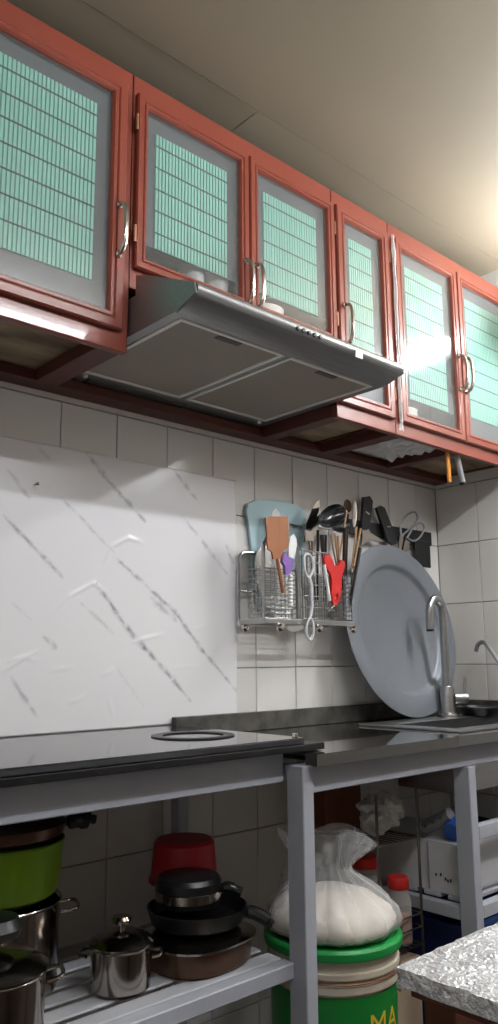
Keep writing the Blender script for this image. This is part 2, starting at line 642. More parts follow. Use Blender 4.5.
# ------------------------------------------------------------------ marble print film on the wall
def marble_film():
    x0, x1, z0, z1 = 0.25, 1.36, 0.8910, 1.512
    nx, nz = 300, 172
    S = 250 / 498.0

    def zp(x, y):
        p = at(x * S, 470 + y * S, y=0.0)
        return (p.x, p.z)
    veins = [([(15, 0), (60, 60)], .006, .5), ([(5, 90), (125, 215)], .007, .8), ([(195, 0), (240, 50), (290, 105)], .008, .8),
             ([(345, 0), (400, 70)], .007, .7), ([(360, 90), (400, 140), (450, 205)], .008, .6), ([(120, 55), (165, 100), (230, 170)], .005, .45),
             ([(230, 175), (290, 230), (350, 285), (395, 350), (470, 440)], .008, .8),
             ([(190, 225), (225, 275), (260, 325), (320, 390), (380, 462)], .009, .95), ([(85, 332), (110, 352)], .008, .5),
             ([(20, 410), (45, 450), (75, 495)], .007, .6), ([(160, 265), (230, 330)], .005, .35), ([(450, 150), (472, 212)], .010, .6),
             ([(232, 395), (285, 470)], .004, .25), ([(300, 255), (350, 300)], .012, .5), ([(20, 262), (60, 298)], .004, .3),
             ([(168, -35), (220, 20)], .007, .6), ([(60, -60), (100, -20)], .006, .3)]
    V = [([zp(*q) for q in pts], w, s) for pts, w, s in veins]
    creases = [([(110, 285), (140, 250), (185, 225), (215, 250)], 1.0), ([(205, 195), (222, 152), (255, 135), (285, 145)], .9),
               ([(0, 405), (40, 378), (80, 358)], .9), ([(10, 385), (45, 372), (78, 380)], .7), ([(258, 345), (290, 335), (330, 326)], .8),
               ([(135, 465), (152, 458), (172, 446)], .8), ([(200, 412), (228, 394)], .7), ([(215, 455), (225, 490)], .5),
               ([(95, 400), (150, 392)], .4), ([(330, 395), (400, 390)], .4), ([(380, 320), (430, 305)], .4)]
    Cc = [([zp(*q) for q in pts], s) for pts, s in creases]

    def seg(px, pz, pts):
        best, bt = 9, 0
        n = len(pts) - 1
        for i in range(n):
            ax, az = pts[i]
            bx, bz = pts[i + 1]
            dx, dz = bx - ax, bz - az
            t = max(0, min(1, ((px - ax) * dx + (pz - az) * dz) / (dx * dx + dz * dz)))
            d = math.hypot(px - ax - t * dx, pz - az - t * dz)
            if d < best:
                best, bt = d, (i + t) / n
        return best, bt
    bb = lambda pts, m: (min(p[0] for p in pts) - m, max(p[0] for p in pts) + m, min(p[1] for p in pts) - m, max(p[1] for p in pts) + m)
    V = [(a, w, s, bb(a, w * 2 + .01)) for a, w, s in V]
    Cc = [(a, s, bb(a, .012)) for a, s in Cc]
    bm = bmesh.new()
    vals = []
    grid = []
    for j in range(nz + 1):
        row = []
        for i in range(nx + 1):
            x = x0 + (x1 - x0) * i / nx
            z = z0 + (z1 - z0) * j / nz
            wob = 0.006 * noise.noise((x * 22, z * 22, 3.1))
            xx, zz = x + wob, z - wob
            v = 0
            for a, w, s, b in V:
                if b[0] < xx < b[1] and b[2] < zz < b[3]:
                    d, t = seg(xx, zz, a)
                    ww = w * 1.25 * (0.35 + 0.65 * math.sin(math.pi * min(1, max(0, t))) ** .5) * (0.7 + 0.6 * noise.noise((x * 40, z * 40, 9)))
                    v = max(v, s * max(0, 1 - (d / max(ww, .001)) ** 1.3))
            h = 0
            for a, s, b in Cc:
                if b[0] < x < b[1] and b[2] < z < b[3]:
                    d, t = seg(x, z, a)
                    h = max(h, s * math.sin(math.pi * min(.98, max(.02, t))) * max(0, 1 - d / 0.006))
            y = -0.0020 - 0.0030 * h - 0.0004 * noise.noise((x * 9, z * 9, 0))
            row.append(bm.verts.new((x, y, z)))
            vals.append(v)
        grid.append(row)
    for j in range(nz):
        for i in range(nx):
            bm.faces.new((grid[j][i], grid[j][i + 1], grid[j + 1][i + 1], grid[j + 1][i]))
    me = bpy.data.meshes.new('marble_film')
    bm.to_mesh(me)
    bm.free()
    at_ = me.attributes.new('vein', 'FLOAT', 'POINT')
    at_.data.foreach_set('value', vals)
    me.polygons.foreach_set('use_smooth', [True] * len(me.polygons))
    me.materials.append(M['marble'])
    o = bpy.data.objects.new('marble_film', me)
    COL.objects.link(o)
    sol = o.modifiers.new('s', 'SOLIDIFY')
    sol.thickness = 0.0008
    sol.offset = -1
    recentre(o, (0.8, 0, 0.8925))
    tag(o, 'wrinkled white adhesive film with grey diagonal marble veins covering the tiled wall', 'wall film')


marble_film()

p = at(34.5, 485, y=0.0)
o = MB().lathe([(0, 0.012), (0.0035, 0.012), (0.0035, 0.010), (0.0018, 0.009), (0.0018, 0.0), (0, 0.0)], (p.x, -0.003, p.z), 10, Matrix.Rotation(math.pi / 2, 4, 'X')).build('nail', 'nail', None)
recentre(o, (p.x, -0.003, p.z)); tag(o, 'small dark nail sticking out of the marble film', 'nail')

# ------------------------------------------------------------------ wall cabinets
YC = -0.34            # door fronts
YFR = -0.326          # face frame front
DOOR_PROF = [(0, 0.013), (0, 0.004), (0.003, 0.0), (0.018, 0.0), (0.021, 0.003), (0.024, 0.0005), (0.030, 0.0005),
             (0.034, 0.006), (0.034, 0.013)]


def handle_mesh(parent, x, z0, z1):
    y = YC
    mb = MB()
    zc, h = (z0 + z1) / 2, (z1 - z0) / 2
    pts = [(x, y + 0.001, z0 + 0.006), (x, y - 0.012, z0 + 0.008), (x, y - 0.022, z0 + 0.022), (x, y - 0.026, zc),
           (x, y - 0.022, z1 - 0.022), (x, y - 0.012, z1 - 0.008), (x, y + 0.001, z1 - 0.006)]
    mb.tube(pts, 0.0048, 8, smooth=5)
    mb.lathe([(0, 0), (0.008, 0), (0.008, 0.003), (0.005, 0.006), (0, 0.006)], (x, y, z0 + 0.006), 10, Matrix.Rotation(math.pi / 2, 4, 'X'))
    mb.lathe([(0, 0), (0.008, 0), (0.008, 0.003), (0.005, 0.006), (0, 0.006)], (x, y, z1 - 0.006), 10, Matrix.Rotation(math.pi / 2, 4, 'X'))
    return mb.build('handle', 'chrome', parent)


def make_door(cab, x0, x1, z0, z1, hx, hinge_x, film_gap, inset=0.034, open_foot=False):
    d = MB().frame(x0, x1, z0, z1, [(a * inset / 0.034, b) for a, b in DOOR_PROF], YC).build('door', 'paint', cab, angle=25)
    px0, px1, pz0, pz1 = x0 + inset, x1 - inset, z0 + inset, z1 - inset
    MB().box(px0 - 0.004, px1 + 0.004, YC + 0.0085, YC + 0.0115, pz0 - 0.004, pz1 + 0.004).build('glass_pane', 'pane', d, smooth=False)
    MB().box(px0 - 0.004, px1 + 0.004, YC + 0.020, YC + 0.0215, pz0 + (film_gap if open_foot else -0.004), pz1 + 0.004).build('liner', 'liner', d, smooth=False)
    bx, bt = 0.028, 0.036
    sx0, sx1, sz0, sz1 = px0 + bx, px1 - bx, pz0 + film_gap, pz1 - bt
    MB().box(sx0, sx1, YC + 0.0185, YC + 0.0195, sz0, sz1).build('blind_backing', 'mint_gap', d, smooth=False)
    mb = MB()
    n = max(3, int((sx1 - sx0) / 0.0085))
    p = (sx1 - sx0) / n
    for k in range(n):
        xa = sx0 + p * (k + 0.16)
        xb = sx0 + p * (k + 0.84)
        mb.box(xa, xb, YC + 0.016, YC + 0.0184, sz0, sz1)
    tag(mb.build('green_strips', 'mint', d, smooth=False), kind='stuff')
    zc = sz1 - 0.028
    while zc > sz0 + 0.01:
        MB().box(sx0, sx1, YC + 0.0148, YC + 0.0158, zc - 0.0014, zc + 0.0014).build('cord', 'cord', d, smooth=False)
        zc -= 0.0495
    if hx is not None:
        handle_mesh(d, hx, 1.808, 1.925)
    if hinge_x is not None:
        for z in (z0 + 0.07, z1 - 0.07):
            MB().tube([(hinge_x, YC + 0.002, z - 0.018), (hinge_x, YC + 0.002, z + 0.018)], 0.0035, 8).build('hinge', 'brass', d)
    return d


def cabinet(name, label, x0, x1, z0, z1, doors, rail_top, rail_bot, stiles, panel=True, side_rails=()):
    c = thing(name, label, 'cabinet', ((x0 + x1) / 2, 0, z0), 'red-brown wall cabinets over the counter')
    t = 0.016
    e = 0.0008
    mb = MB()
    mb.box(x0 + e, x0 + t, YFR + 0.002, -0.001, z0 + 0.03, z1 - 0.002)
    mb.box(x1 - t, x1 - e, YFR + 0.002, -0.001, z0 + 0.03, z1 - 0.002)
    mb.box(x0 + t, x1 - t, YFR + 0.002, -0.001, z1 - t, z1 - 0.002)
    mb.box(x0 + t, x1 - t, -0.010, -0.001, z0 + 0.03, z1 - t)
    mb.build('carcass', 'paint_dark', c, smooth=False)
    MB().box(x0 + t, x1 - t, YFR + 0.03, -0.011, z0 + 0.034, z0 + 0.044).build('bottom_panel', 'ply', c, smooth=False)
    MB().box(x0 + t, x1 - t, YFR + 0.07, -0.011, (z0 + z1) / 2 + .02, (z0 + z1) / 2 + 0.032).build('inner_shelf', 'ply', c, smooth=False)
    # face frame, one mesh: rails and stiles
    mb = MB()
    mb.box(x0 + e, x1 - e, YFR, YFR + 0.018, rail_top, z1, 0.002)
    mb.box(x0 + e, x1 - e, YFR, YFR + 0.018, z0, rail_bot, 0.002)
    for a, b in stiles:
        mb.box(max(a, x0 + e), min(b, x1 - e), YFR + 0.0004, YFR + 0.0184, rail_bot - 0.004, rail_top + 0.004, 0.001)
    mb.build('face_frame', 'paint', c, smooth=False)
    for a, b in side_rails:
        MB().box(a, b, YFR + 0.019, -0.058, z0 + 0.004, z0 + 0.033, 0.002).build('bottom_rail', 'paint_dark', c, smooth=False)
    return c


G = 0.0
c1 = cabinet('wall_cabinet', 'leftmost wall cabinet, large single glass door with a shiny bottom rail', 0.18, 0.795, 1.624, 2.2376, 1, 2.19, 1.668,
             [(0.18, 0.22), (0.766, 0.795)], side_rails=[(0.182, 0.222), (0.74, 0.792)])
make_door(c1, 0.205, 0.776, 1.662, 2.198, 0.760, None, 0.055)
c2 = cabinet('wall_cabinet', 'short wall cabinet with two glass doors directly above the range hood', 0.7955, 1.4045, 1.762, 2.2376, 2, 2.18, 1.815,
             [(0.795, 0.808), (1.10, 1.118), (1.392, 1.4045)])
make_door(c2, 0.801, 1.107, 1.804, 2.192, 1.093, 0.7985, 0.040, 0.026, True)
make_door(c2, 1.111, 1.402, 1.804, 2.192, 1.125, 1.4032, 0.040, 0.026, True)
c3 = cabinet('wall_cabinet', 'narrow wall cabinet with one slim glass door right of the range hood', 1.405, 1.640, 1.624, 2.2376, 1, 2.18, 1.670,
             [(1.405, 1.425), (1.61, 1.64)], side_rails=[(1.408, 1.448)])
make_door(c3, 1.412, 1.626, 1.660, 2.195, 1.430, 1.628, 0.10, 0.032)
c4 = cabinet('wall_cabinet', 'rightmost wall cabinet with two tall glass doors beside the tiled corner', 1.6405, 2.288, 1.624, 2.2376, 2, 2.18, 1.670,
             [(1.64, 1.665), (1.945, 1.97), (2.265, 2.288)], side_rails=[(1.643, 1.690), (1.94, 1.97)])
make_door(c4, 1.656, 1.957, 1.660, 2.197, 1.944, 1.6545, 0.05, 0.03, True)
make_door(c4, 1.961, 2.274, 1.660, 2.197, 1.974, None, 0.06, 0.03)

# glassware standing inside, seen through the clear lower edge of the panes
def tumbler(x, y, z, label, h=0.085, r=0.03, m='tumbler'):
    mb = MB().lathe([(0, 0.004), (r * 0.8, 0.004), (r * 0.97, h), (r, h), (r * 0.84, 0), (0, 0)], (x, y, z), 20)
    o = mb.build('tumbler', m, None)
    recentre(o, (x, y, z))
    tag(o, label, 'glass')


zs2 = 1.762 + 0.044
tumbler(0.985, -0.282, zs2, 'clear drinking glass behind the left door above the hood')
tumbler(1.050, -0.284, zs2, 'clear drinking glass nearest the middle handle above the hood', 0.09)


def bowl_stack(x, y, z, r, n, label):
    t = thing('bowl_stack', label, 'bowls', (x, y, z))
    for k in range(n):
        h = z + 0.012 * k
        MB().lathe([(0, 0), (r * .5, 0), (r * .62, 0.006), (r, 0.045), (r * .97, 0.045), (r * .6, 0.01), (0, 0.006)], (x, y, h), 24).build('bowl', 'ceramic', t)


bowl_stack(1.22, -0.260, zs2, 0.052, 2, 'white bowls behind the right door above the hood')
bowl_stack(1.75, -0.255, 1.624 + 0.044, 0.055, 2, 'white bowls at the bottom of the tall door right of the taped stile')

# clear tape running down the stile between the narrow and the right cabinet
def tape_strip():
    mb = MB()
    n = 60
    z0, z1 = 1.63, 2.19
    L = []
    for k in range(n + 1):
        z = z0 + (z1 - z0) * k / n
        w = 0.008 + 0.004 * noise.noise((0, z * 25, 1))
        xc = 1.641 + 0.004 * noise.noise((z * 14, 0, 5))
        y = -0.3445 - 0.0018 * abs(noise.noise((z * 40, 2, 2)))
        L.append([mb.bm.verts.new((xc - w, y, z)), mb.bm.verts.new((xc - w * .2, y - 0.002 - .002 * abs(noise.noise((z * 60, 8, 8))), z)), mb.bm.verts.new((xc + w, y, z))])
    for A, B in zip(L, L[1:]):
        for i in range(2):
            mb.bm.faces.new((A[i], A[i + 1], B[i + 1], B[i]))
    o = mb.build('clear_tape', 'tape', None)
    sol = o.modifiers.new('s', 'SOLIDIFY')
    sol.thickness = 0.0006
    recentre(o, (1.641, -0.344, 1.63))
    tag(o, 'glossy wrinkled clear tape down the joint beside the narrow cabinet door', 'tape')


tape_strip()


def crumpled(name, label, x0, x1, y0, y1, z, amp, material='crumple', cat='plastic film', seed=0.0, freq=30):
    mb = MB()
    nx, ny = 50, 26
    L = []
    for i in range(nx + 1):
        row = []
        for j in range(ny + 1):
            x = x0 + (x1 - x0) * i / nx
            y = y0 + (y1 - y0) * j / ny
            e = min(i, nx - i, 6) / 6 * min(j, ny - j, 5) / 5
            h = abs(noise.noise((x * freq, y * freq, seed))) * amp + amp * 0.4 * noise.noise((x * 9, y * 9, seed + 4)) + amp * 0.5
            row.append(mb.bm.verts.new((x + 0.004 * noise.noise((x * 50, y * 50, 2)), y, z - h * e)))
        L.append(row)
    for i in range(nx):
        for j in range(ny):
            mb.bm.faces.new((L[i][j], L[i + 1][j], L[i + 1][j + 1], L[i][j + 1]))
    o = mb.build(name, material, None, angle=20)
    sol = o.modifiers.new('s', 'SOLIDIFY')
    sol.thickness = 0.0006
    recentre(o, ((x0 + x1) / 2, (y0 + y1) / 2, z))
    return tag(o, label, cat)


crumpled('plastic_film', 'crumpled clear plastic film stuck under the right wall cabinet', 1.695, 1.935, -0.30, -0.07, 1.657, 0.022)

# flat tool handles pushed up under the right cabinet
a = at(446, 455, y=-0.295); b = at(449.5, 482, y=-0.295)
t = thing('orange_handle_tool', 'flat orange handle hanging under the right wall cabinet', 'tool', b)
M4 = Matrix.Translation(b) @ Matrix.Rotation(0.35, 4, 'Z') @ Matrix.Rotation(-0.06, 4, 'Y')
MB().box(-0.013, 0.013, -0.004, 0.004, 0, 0.095, 0.003, 2, M4).build('handle', 'orange', t)
MB().lathe([(0, -0.0045), (0.003, -0.0045), (0.003, 0.0045), (0, 0.0045)], (0, 0, 0), 10, M4 @ Matrix.Translation((0, 0, 0.012)) @ Matrix.Rotation(math.pi / 2, 4, 'X')).build('hang_hole', 'black', t)
b = at(463, 484, y=-0.295)
t = thing('grey_handle_tool', 'slim grey handle hanging beside the orange one under the right cabinet', 'tool', b)
M4 = Matrix.Translation(b) @ Matrix.Rotation(-0.30, 4, 'Y')
MB().tube([M4 @ Vector((0, 0, 0.004)), M4 @ Vector((0, 0, 0.09))], 0.0085, 10).build('handle', 'grey_pl', t)
MB().tube([M4 @ Vector((0, 0, -0.002)), M4 @ Vector((0, 0, 0.006))], 0.0095, 10).build('end_cap', 'black', t)

# ------------------------------------------------------------------ range hood
HX0, HX1 = 0.7985, 1.4015
hood = thing('range_hood', 'slim stainless steel range hood with two grease filters under the cabinets', 'range hood', (1.10, -0.25, 1.66))


def yz_prism(mb, prof, x0, x1):
    mb.prism([(x0, y, z) for y, z in prof], (x1 - x0, 0, 0))


prof_body = [(-0.004, 1.664), (-0.004, 1.738), (-0.345, 1.738), (-0.345, 1.768), (-0.382, 1.764), (-0.522, 1.700), (-0.530, 1.694), (-0.524, 1.692), (-0.378, 1.756), (-0.35, 1.73), (-0.016, 1.73), (-0.016, 1.664)]
mb = MB()
yz_prism(mb, prof_body, HX0, HX1)
mb.build('top_shell', 'steel_h', hood, smooth=False)
side = [(-0.004, 1.658), (-0.004, 1.738), (-0.3465, 1.738), (-0.3465, 1.780), (-0.384, 1.766), (-0.530, 1.697), (-0.534, 1.676), (-0.478, 1.660)]
for xa in (HX0 - 0.001, HX1 - 0.003):
    mb = MB()
    yz_prism(mb, side, xa, xa + 0.004)
    mb.build('side_panel', 'steel_h', hood, smooth=False)
# sloping control panel along the front
mb = MB()
yz_prism(mb, [(-0.526, 1.6985), (-0.533, 1.696), (-0.5362, 1.690), (-0.5362, 1.683), (-0.533, 1.6775), (-0.527, 1.6735), (-0.478, 1.6585), (-0.472, 1.6595), (-0.474, 1.664), (-0.522, 1.680)], HX0 + 0.003, HX1 - 0.003)
cp = mb.build('control_panel', 'steel_h', hood, angle=50)
for k in range(5):
    p = at(298 + 5.6 * k, 329.5 + 2.25 * k, y=-0.537)
    MB().lathe([(0, 0), (0.0045, 0), (0.0045, 0.003), (0.0035, 0.0042), (0, 0.0042)], (p.x, -0.5345, 1.6815), 12, Matrix.Rotation(math.pi / 2, 4, 'X')).build('button', 'black', cp)
p = at(359, 354, y=-0.5375)
MB().box(p.x - 0.011, p.x + 0.011, -0.5385, -0.5365, p.z - 0.009, p.z + 0.007, 0).build('paper_sticker', 'sticker', cp, smooth=False)
for q in ((190, 311), (381, 379)):
    p = at(*q, z=1.667)
    MB().box(p.x - 0.007, p.x + 0.007, p.y - 0.004, p.y + 0.004, 1.6655, 1.6705, 0).build('cut_out', 'black', cp, smooth=False)
# underside
mb = MB()
mb.box(HX0 + 0.003, HX1 - 0.003, -0.475, -0.461, 1.660, 1.666)
mb.box(HX0 + 0.003, HX0 + 0.022, -0.461, -0.10, 1.660, 1.666)
mb.box(HX1 - 0.022, HX1 - 0.003, -0.461, -0.10, 1.660, 1.666)
mb.box(1.0925, 1.1075, -0.461, -0.10, 1.660, 1.666)
mb.box(HX0 + 0.003, HX1 - 0.003, -0.10, -0.006, 1.660, 1.666)
mb.build('underside_plate', 'steel_h', hood, smooth=False)
MB().box(0.86, 1.14, -0.075, -0.045, 1.657, 1.6605, 0.001).build('lamp_cover', 'vent', hood, smooth=False)
for xa, xb in ((0.8215, 1.0915), (1.1085, 1.3785)):
    f = MB().box(xa + 0.006, xb - 0.006, -0.454, -0.108, 1.6605, 1.668).build('grease_filter', 'filter', hood, smooth=False)
    mb = MB()
    for bx in ((xa, xb, -0.460, -0.452), (xa, xb, -0.110, -0.102), (xa, xa + 0.008, -0.452, -0.110), (xb - 0.008, xb, -0.452, -0.110)):
        mb.box(bx[0], bx[1], bx[2], bx[3], 1.6575, 1.667)
    mb.build('filter_rim', 'filter_rim', f, smooth=False)
    xm = (xa + xb) / 2
    MB().box(xm - 0.03, xm + 0.03, -0.446, -0.430, 1.6585, 1.661, 0.001).build('filter_latch', 'vent', f, smooth=False)
for q in ((68, 386), (247, 428)):
    p = at(*q, z=1.655)
    MB().lathe([(0, -0.004), (0.0045, -0.003), (0.006, 0), (0.006, 0.004), (0, 0.004)], (min(max(p.x, .83), 1.37), -0.085, 1.6575), 12).build('rivet', 'filter_rim', hood)

# ------------------------------------------------------------------ counter
ZL, ZR = 0.890, 0.861
YL, YR = -0.44, -0.475
# lower stone layer and polished slab on the left
o = MB().box(XL + 0.002, 1.205, YL - 0.002, -0.004, ZL - 0.026, ZL - 0.0132, 0.0015).build('stone_underlay', 'slab_edge', None, smooth=False)
recentre(o, (0.65, -0.22, ZL - 0.026)); tag(o, 'dark stone layer sticking out under the polished black slab', 'worktop')
o = MB().box(XL + 0.002, 1.15, YL, -0.004, ZL - 0.013, ZL, 0.0025, 2).build('stone_worktop', 'slab', None, smooth=False)
recentre(o, (0.63, -0.22, ZL - 0.013)); tag(o, 'polished black slab on the left counter with a black ring on it', 'worktop')
# right granite worktop with the sink cut-out
SX0, SX1, SY0, SY1 = 1.70, 2.235, -0.435, -0.115
mb = MB()
mb.box(1.20, SX0 + 0.012, YR, -0.003, ZR - 0.023, ZR)
mb.box(SX1 - 0.012, XR - 0.002, YR, -0.003, ZR - 0.023, ZR)
mb.box(SX0 + 0.012, SX1 - 0.012, YR, SY0 + 0.012, ZR - 0.023, ZR)
mb.box(SX0 + 0.012, SX1 - 0.012, SY1 - 0.012, -0.003, ZR - 0.023, ZR)
mb.box(1.146, 1.20, YR, YL - 0.004, ZR - 0.023, ZR)
o = mb.build('stone_worktop', 'granite', None, smooth=False)
recentre(o, (1.7, -0.24, ZR - 0.023)); tag(o, 'black granite worktop around the steel sink', 'worktop')
o = MB().box(1.152, XR - 0.024, -0.022, -0.0035, ZR + 0.0005, 0.9075, 0.0015).build('stone_upstand', 'granite_rough', None, smooth=False)
recentre(o, (1.7, -0.012, ZR + 0.0005)); tag(o, 'dusty dark granite upstand along the back wall', 'upstand')
o = MB().box(XR - 0.022, XR - 0.001, -0.476, -0.004, ZR + 0.0005, 0.908, 0.0015).build('stone_upstand', 'granite_rough', None, smooth=False)
recentre(o, (XR - 0.012, -0.2, ZR + 0.0005)); tag(o, 'dark granite upstand along the right wall beside the sink', 'upstand')
# black ring on the slab
c = (at(148, 737, z=ZL) + at(237, 735, z=ZL)) / 2
o = MB().lathe([(0.062, 0.0003), (0.062, 0.002), (0.066, 0.003), (0.080, 0.003), (0.084, 0.002), (0.084, 0.0003)], (c.x, c.y, ZL), 40).build('pot_ring', 'black_matt', None)
recentre(o, (c.x, c.y, ZL)); tag(o, 'flat black ring lying on the polished slab', 'ring')
p = at(299, 739, z=ZL)
o = MB().lathe([(0, 0.008), (0.005, 0.008), (0.006, 0.006), (0.006, 0.0003), (0, 0.0003)], (1.138, -0.425, ZL), 12).build('bottle_cap', 'chrome', None)
recentre(o, (1.138, -0.425, ZL)); tag(o, 'tiny shiny metal cap at the slab corner', 'cap')

# sink
sink = thing('sink', 'brushed steel kitchen sink set in the granite under the tall tap', 'sink', (1.97, -0.27, ZR))
mb = MB()
bx0, bx1, by0, by1 = SX0 + 0.05, SX1 - 0.05, SY0 + 0.05, SY1 - 0.09
mb.box(SX0, bx0, SY0, SY1, ZR + 0.0004, ZR + 0.006, 0.0015)
mb.box(bx1, SX1, SY0, SY1, ZR + 0.0004, ZR + 0.006, 0.0015)
mb.box(bx0, bx1, SY0, by0, ZR + 0.0004, ZR + 0.006, 0.0015)
mb.box(bx0, bx1, by1, SY1, ZR + 0.0004, ZR + 0.006, 0.0015)
mb.build('rim', 'steel', sink, smooth=False)
mb = MB()
t = 0.002
zb = ZR - 0.15
mb.box(bx0 - t, bx0, by0, by1, zb, ZR + 0.004)
mb.box(bx1, bx1 + t, by0, by1, zb, ZR + 0.004)
mb.box(bx0, bx1, by0 - t, by0, zb, ZR + 0.004)
mb.box(bx0, bx1, by1, by1 + t, zb, ZR + 0.004)
mb.box(bx0, bx1, by0, by1, zb - t, zb)
mb.build('bowl', 'steel', sink, smooth=False)
MB().lathe([(0, 0.001), (0.03, 0.001), (0.034, 0.003), (0.034, 0), (0, 0)], ((bx0 + bx1) / 2, (by0 + by1) / 2, zb), 20).build('drain', 'chrome', sink)

# tall mixer tap
TX, TY, TZ = 2.075, -0.150, ZR + 0.006
tap = thing('mixer_tap', 'tall satin steel mixer tap with hooked spout standing on the sink', 'tap', (TX, TY, TZ))
MB().lathe([(0, 0), (0.032, 0), (0.032, 0.006), (0.024, 0.012), (0.021, 0.03), (0.021, 0.085), (0.019, 0.09), (0, 0.09)], (TX, TY, TZ), 24).build('base', 'steel', tap)
dx, dy = -1.0, 0.04
sp = [(TX, TY, TZ + 0.085), (TX, TY, TZ + 0.18), (TX, TY, TZ + 0.305), (TX + dx * 0.012, TY + dy * 0.012, TZ + 0.338), (TX + dx * 0.036, TY + dy * 0.036, TZ + 0.352),
      (TX + dx * 0.058, TY + dy * 0.058, TZ + 0.338), (TX + dx * 0.066, TY + dy * 0.066, TZ + 0.305), (TX + dx * 0.067, TY + dy * 0.067, TZ + 0.258)]
sp_o = MB().tube(sp, 0.0125, 14, smooth=8).build('spout', 'steel', tap)
MB().tube([sp[-1], Vector(sp[-1]) + Vector((0, 0, -0.006))], 0.0105, 12).build('nozzle', 'black', sp_o)
lv = MB().tube([(TX + 0.015, TY - 0.010, TZ + 0.052), (TX + 0.055, TY - 0.030, TZ + 0.052)], 0.019, 16).build('valve_body', 'steel', tap)
MB().tube([(TX + 0.052, TY - 0.028, TZ + 0.06), (TX + 0.056, TY - 0.030, TZ + 0.118)], [0.006, 0.004], 8).build('lever', 'steel', lv)

# slim filter tap at the right edge
ft = thing('filter_tap', 'small slender steel drinking tap bent like a hook by the right wall', 'tap', (2.2, -0.305, ZR))
MB().tube([(2.2, -0.305, ZR + 0.03), (2.2, -0.300, 0.96), (2.2, -0.262, 1.02), (2.2, -0.222, 1.076), (2.2, -0.203, 1.087), (2.2, -0.188, 1.079), (2.2, -0.180, 1.060)], 0.0065, 10, smooth=6).build('spout', 'steel', ft)
MB().lathe([(0, 0), (0.02, 0), (0.02, 0.006), (0.013, 0.012), (0.011, 0.04), (0, 0.04)], (2.2, -0.305, ZR + 0.0065), 18).build('base', 'steel', ft)

# dark shallow pan in the sink corner
p = Vector((2.185, -0.185, ZR + 0.0068))
pan = thing('black_pan', 'shallow black pan in the corner behind the taps', 'pan', p)
MB().lathe([(0, 0), (0.045, 0), (0.062, 0.022), (0.065, 0.024), (0.063, 0.026), (0.045, 0.004), (0, 0.003)], p, 28).build('bowl', 'black_matt', pan)

# ------------------------------------------------------------------ steel stand under the counter
stand = thing('counter_stand', 'grey painted steel stand carrying the stone worktops', 'stand', (1.15, -0.25, 0))


def rail(name, *b, bev=0.002, m='frame'):
    return MB().box(*b, bev, 1).build(name, m, stand, smooth=False)


YB, YS = -0.40, -0.42
zl1 = ZL - 0.0265
rail('top_rail', XL + 0.002, 1.1305, YB, YB + 0.035, 0.804, zl1 - 0.0005)
rail('top_rail', 1.163, 2.27, -0.44, -0.408, 0.7835, ZR - 0.0235)
rail('post', 1.132, 1.1625, -0.45, -0.405, 0.001, ZR - 0.0235)
rail('post', 1.703, 1.733, -0.449, -0.404, 0.001, 0.783)
rail('post', 1.132, 1.1625, -0.06, -0.03, 0.001, ZR - 0.0235)
rail('post', 1.703, 1.733, -0.06, -0.03, 0.001, 0.783)
rail('post', XL + 0.002, XL + 0.032, -0.399, -0.366, 0.001, 0.8035)
rail('top_rail', XL + 0.002, 1.1305, -0.06, -0.03, 0.808, zl1 - 0.0005)
rail('top_rail', 1.163, 2.27, -0.06, -0.03, 0.786, ZR - 0.0235)
rail('side_rail', 1.137, 1.158, -0.404, -0.061, 0.81, 0.836)
rail('side_rail', 1.706, 1.730, -0.403, -0.061, 0.432, 0.462)
# lower slatted shelf on the left
ZS = 0.485
rail('shelf_rail', XL + 0.033, 1.1315, YS, YS + 0.03, ZS - 0.028, ZS - 0.0005)
rail('shelf_rail', XL + 0.033, 1.1315, -0.06, -0.03, ZS - 0.028, ZS - 0.007)
rail('slat_bearer', 0.55, 0.58, -0.3895, -0.0605, ZS - 0.028, ZS - 0.007)
sl_me = None
y = YS + 0.034
while y < -0.06:
    if sl_me is None:
        s = MB().box(XL + 0.033, 1.131, y, y + 0.039, ZS - 0.006, ZS - 0.0003, 0.002, 1).build('slat', 'slat', stand, smooth=False)
        sl_me, y_first = s.data, y
    else:
        s = bpy.data.objects.new('slat', sl_me)
        COL.objects.link(s)
        s.parent = stand
        s.location = (0, y - y_first, 0)
    y += 0.056
# shelves at right of the second post
rail('shelf_rail', 1.7335, 2.27, -0.449, -0.425, 0.614, 0.646)
rail('shelf_rail', 1.7335, 2.27, -0.449, -0.425, 0.440, 0.470)
for yy in (-0.40, -0.33, -0.26, -0.19, -0.12):
    rail('slat', 1.7335, 2.27, yy, yy + 0.05, 0.4625, 0.4735, m='slat')

# ------------------------------------------------------------------ pots on the slatted shelf
def ring_profile(r, h, t=0.002, lip=0.004, base=0.006):
    return [(0, 0), (r - base, 0), (r, base), (r, h - lip), (r + lip, h), (r + lip - 0.001, h + 0.0015), (r - t, h - lip), (r - t, base), (0, t)]


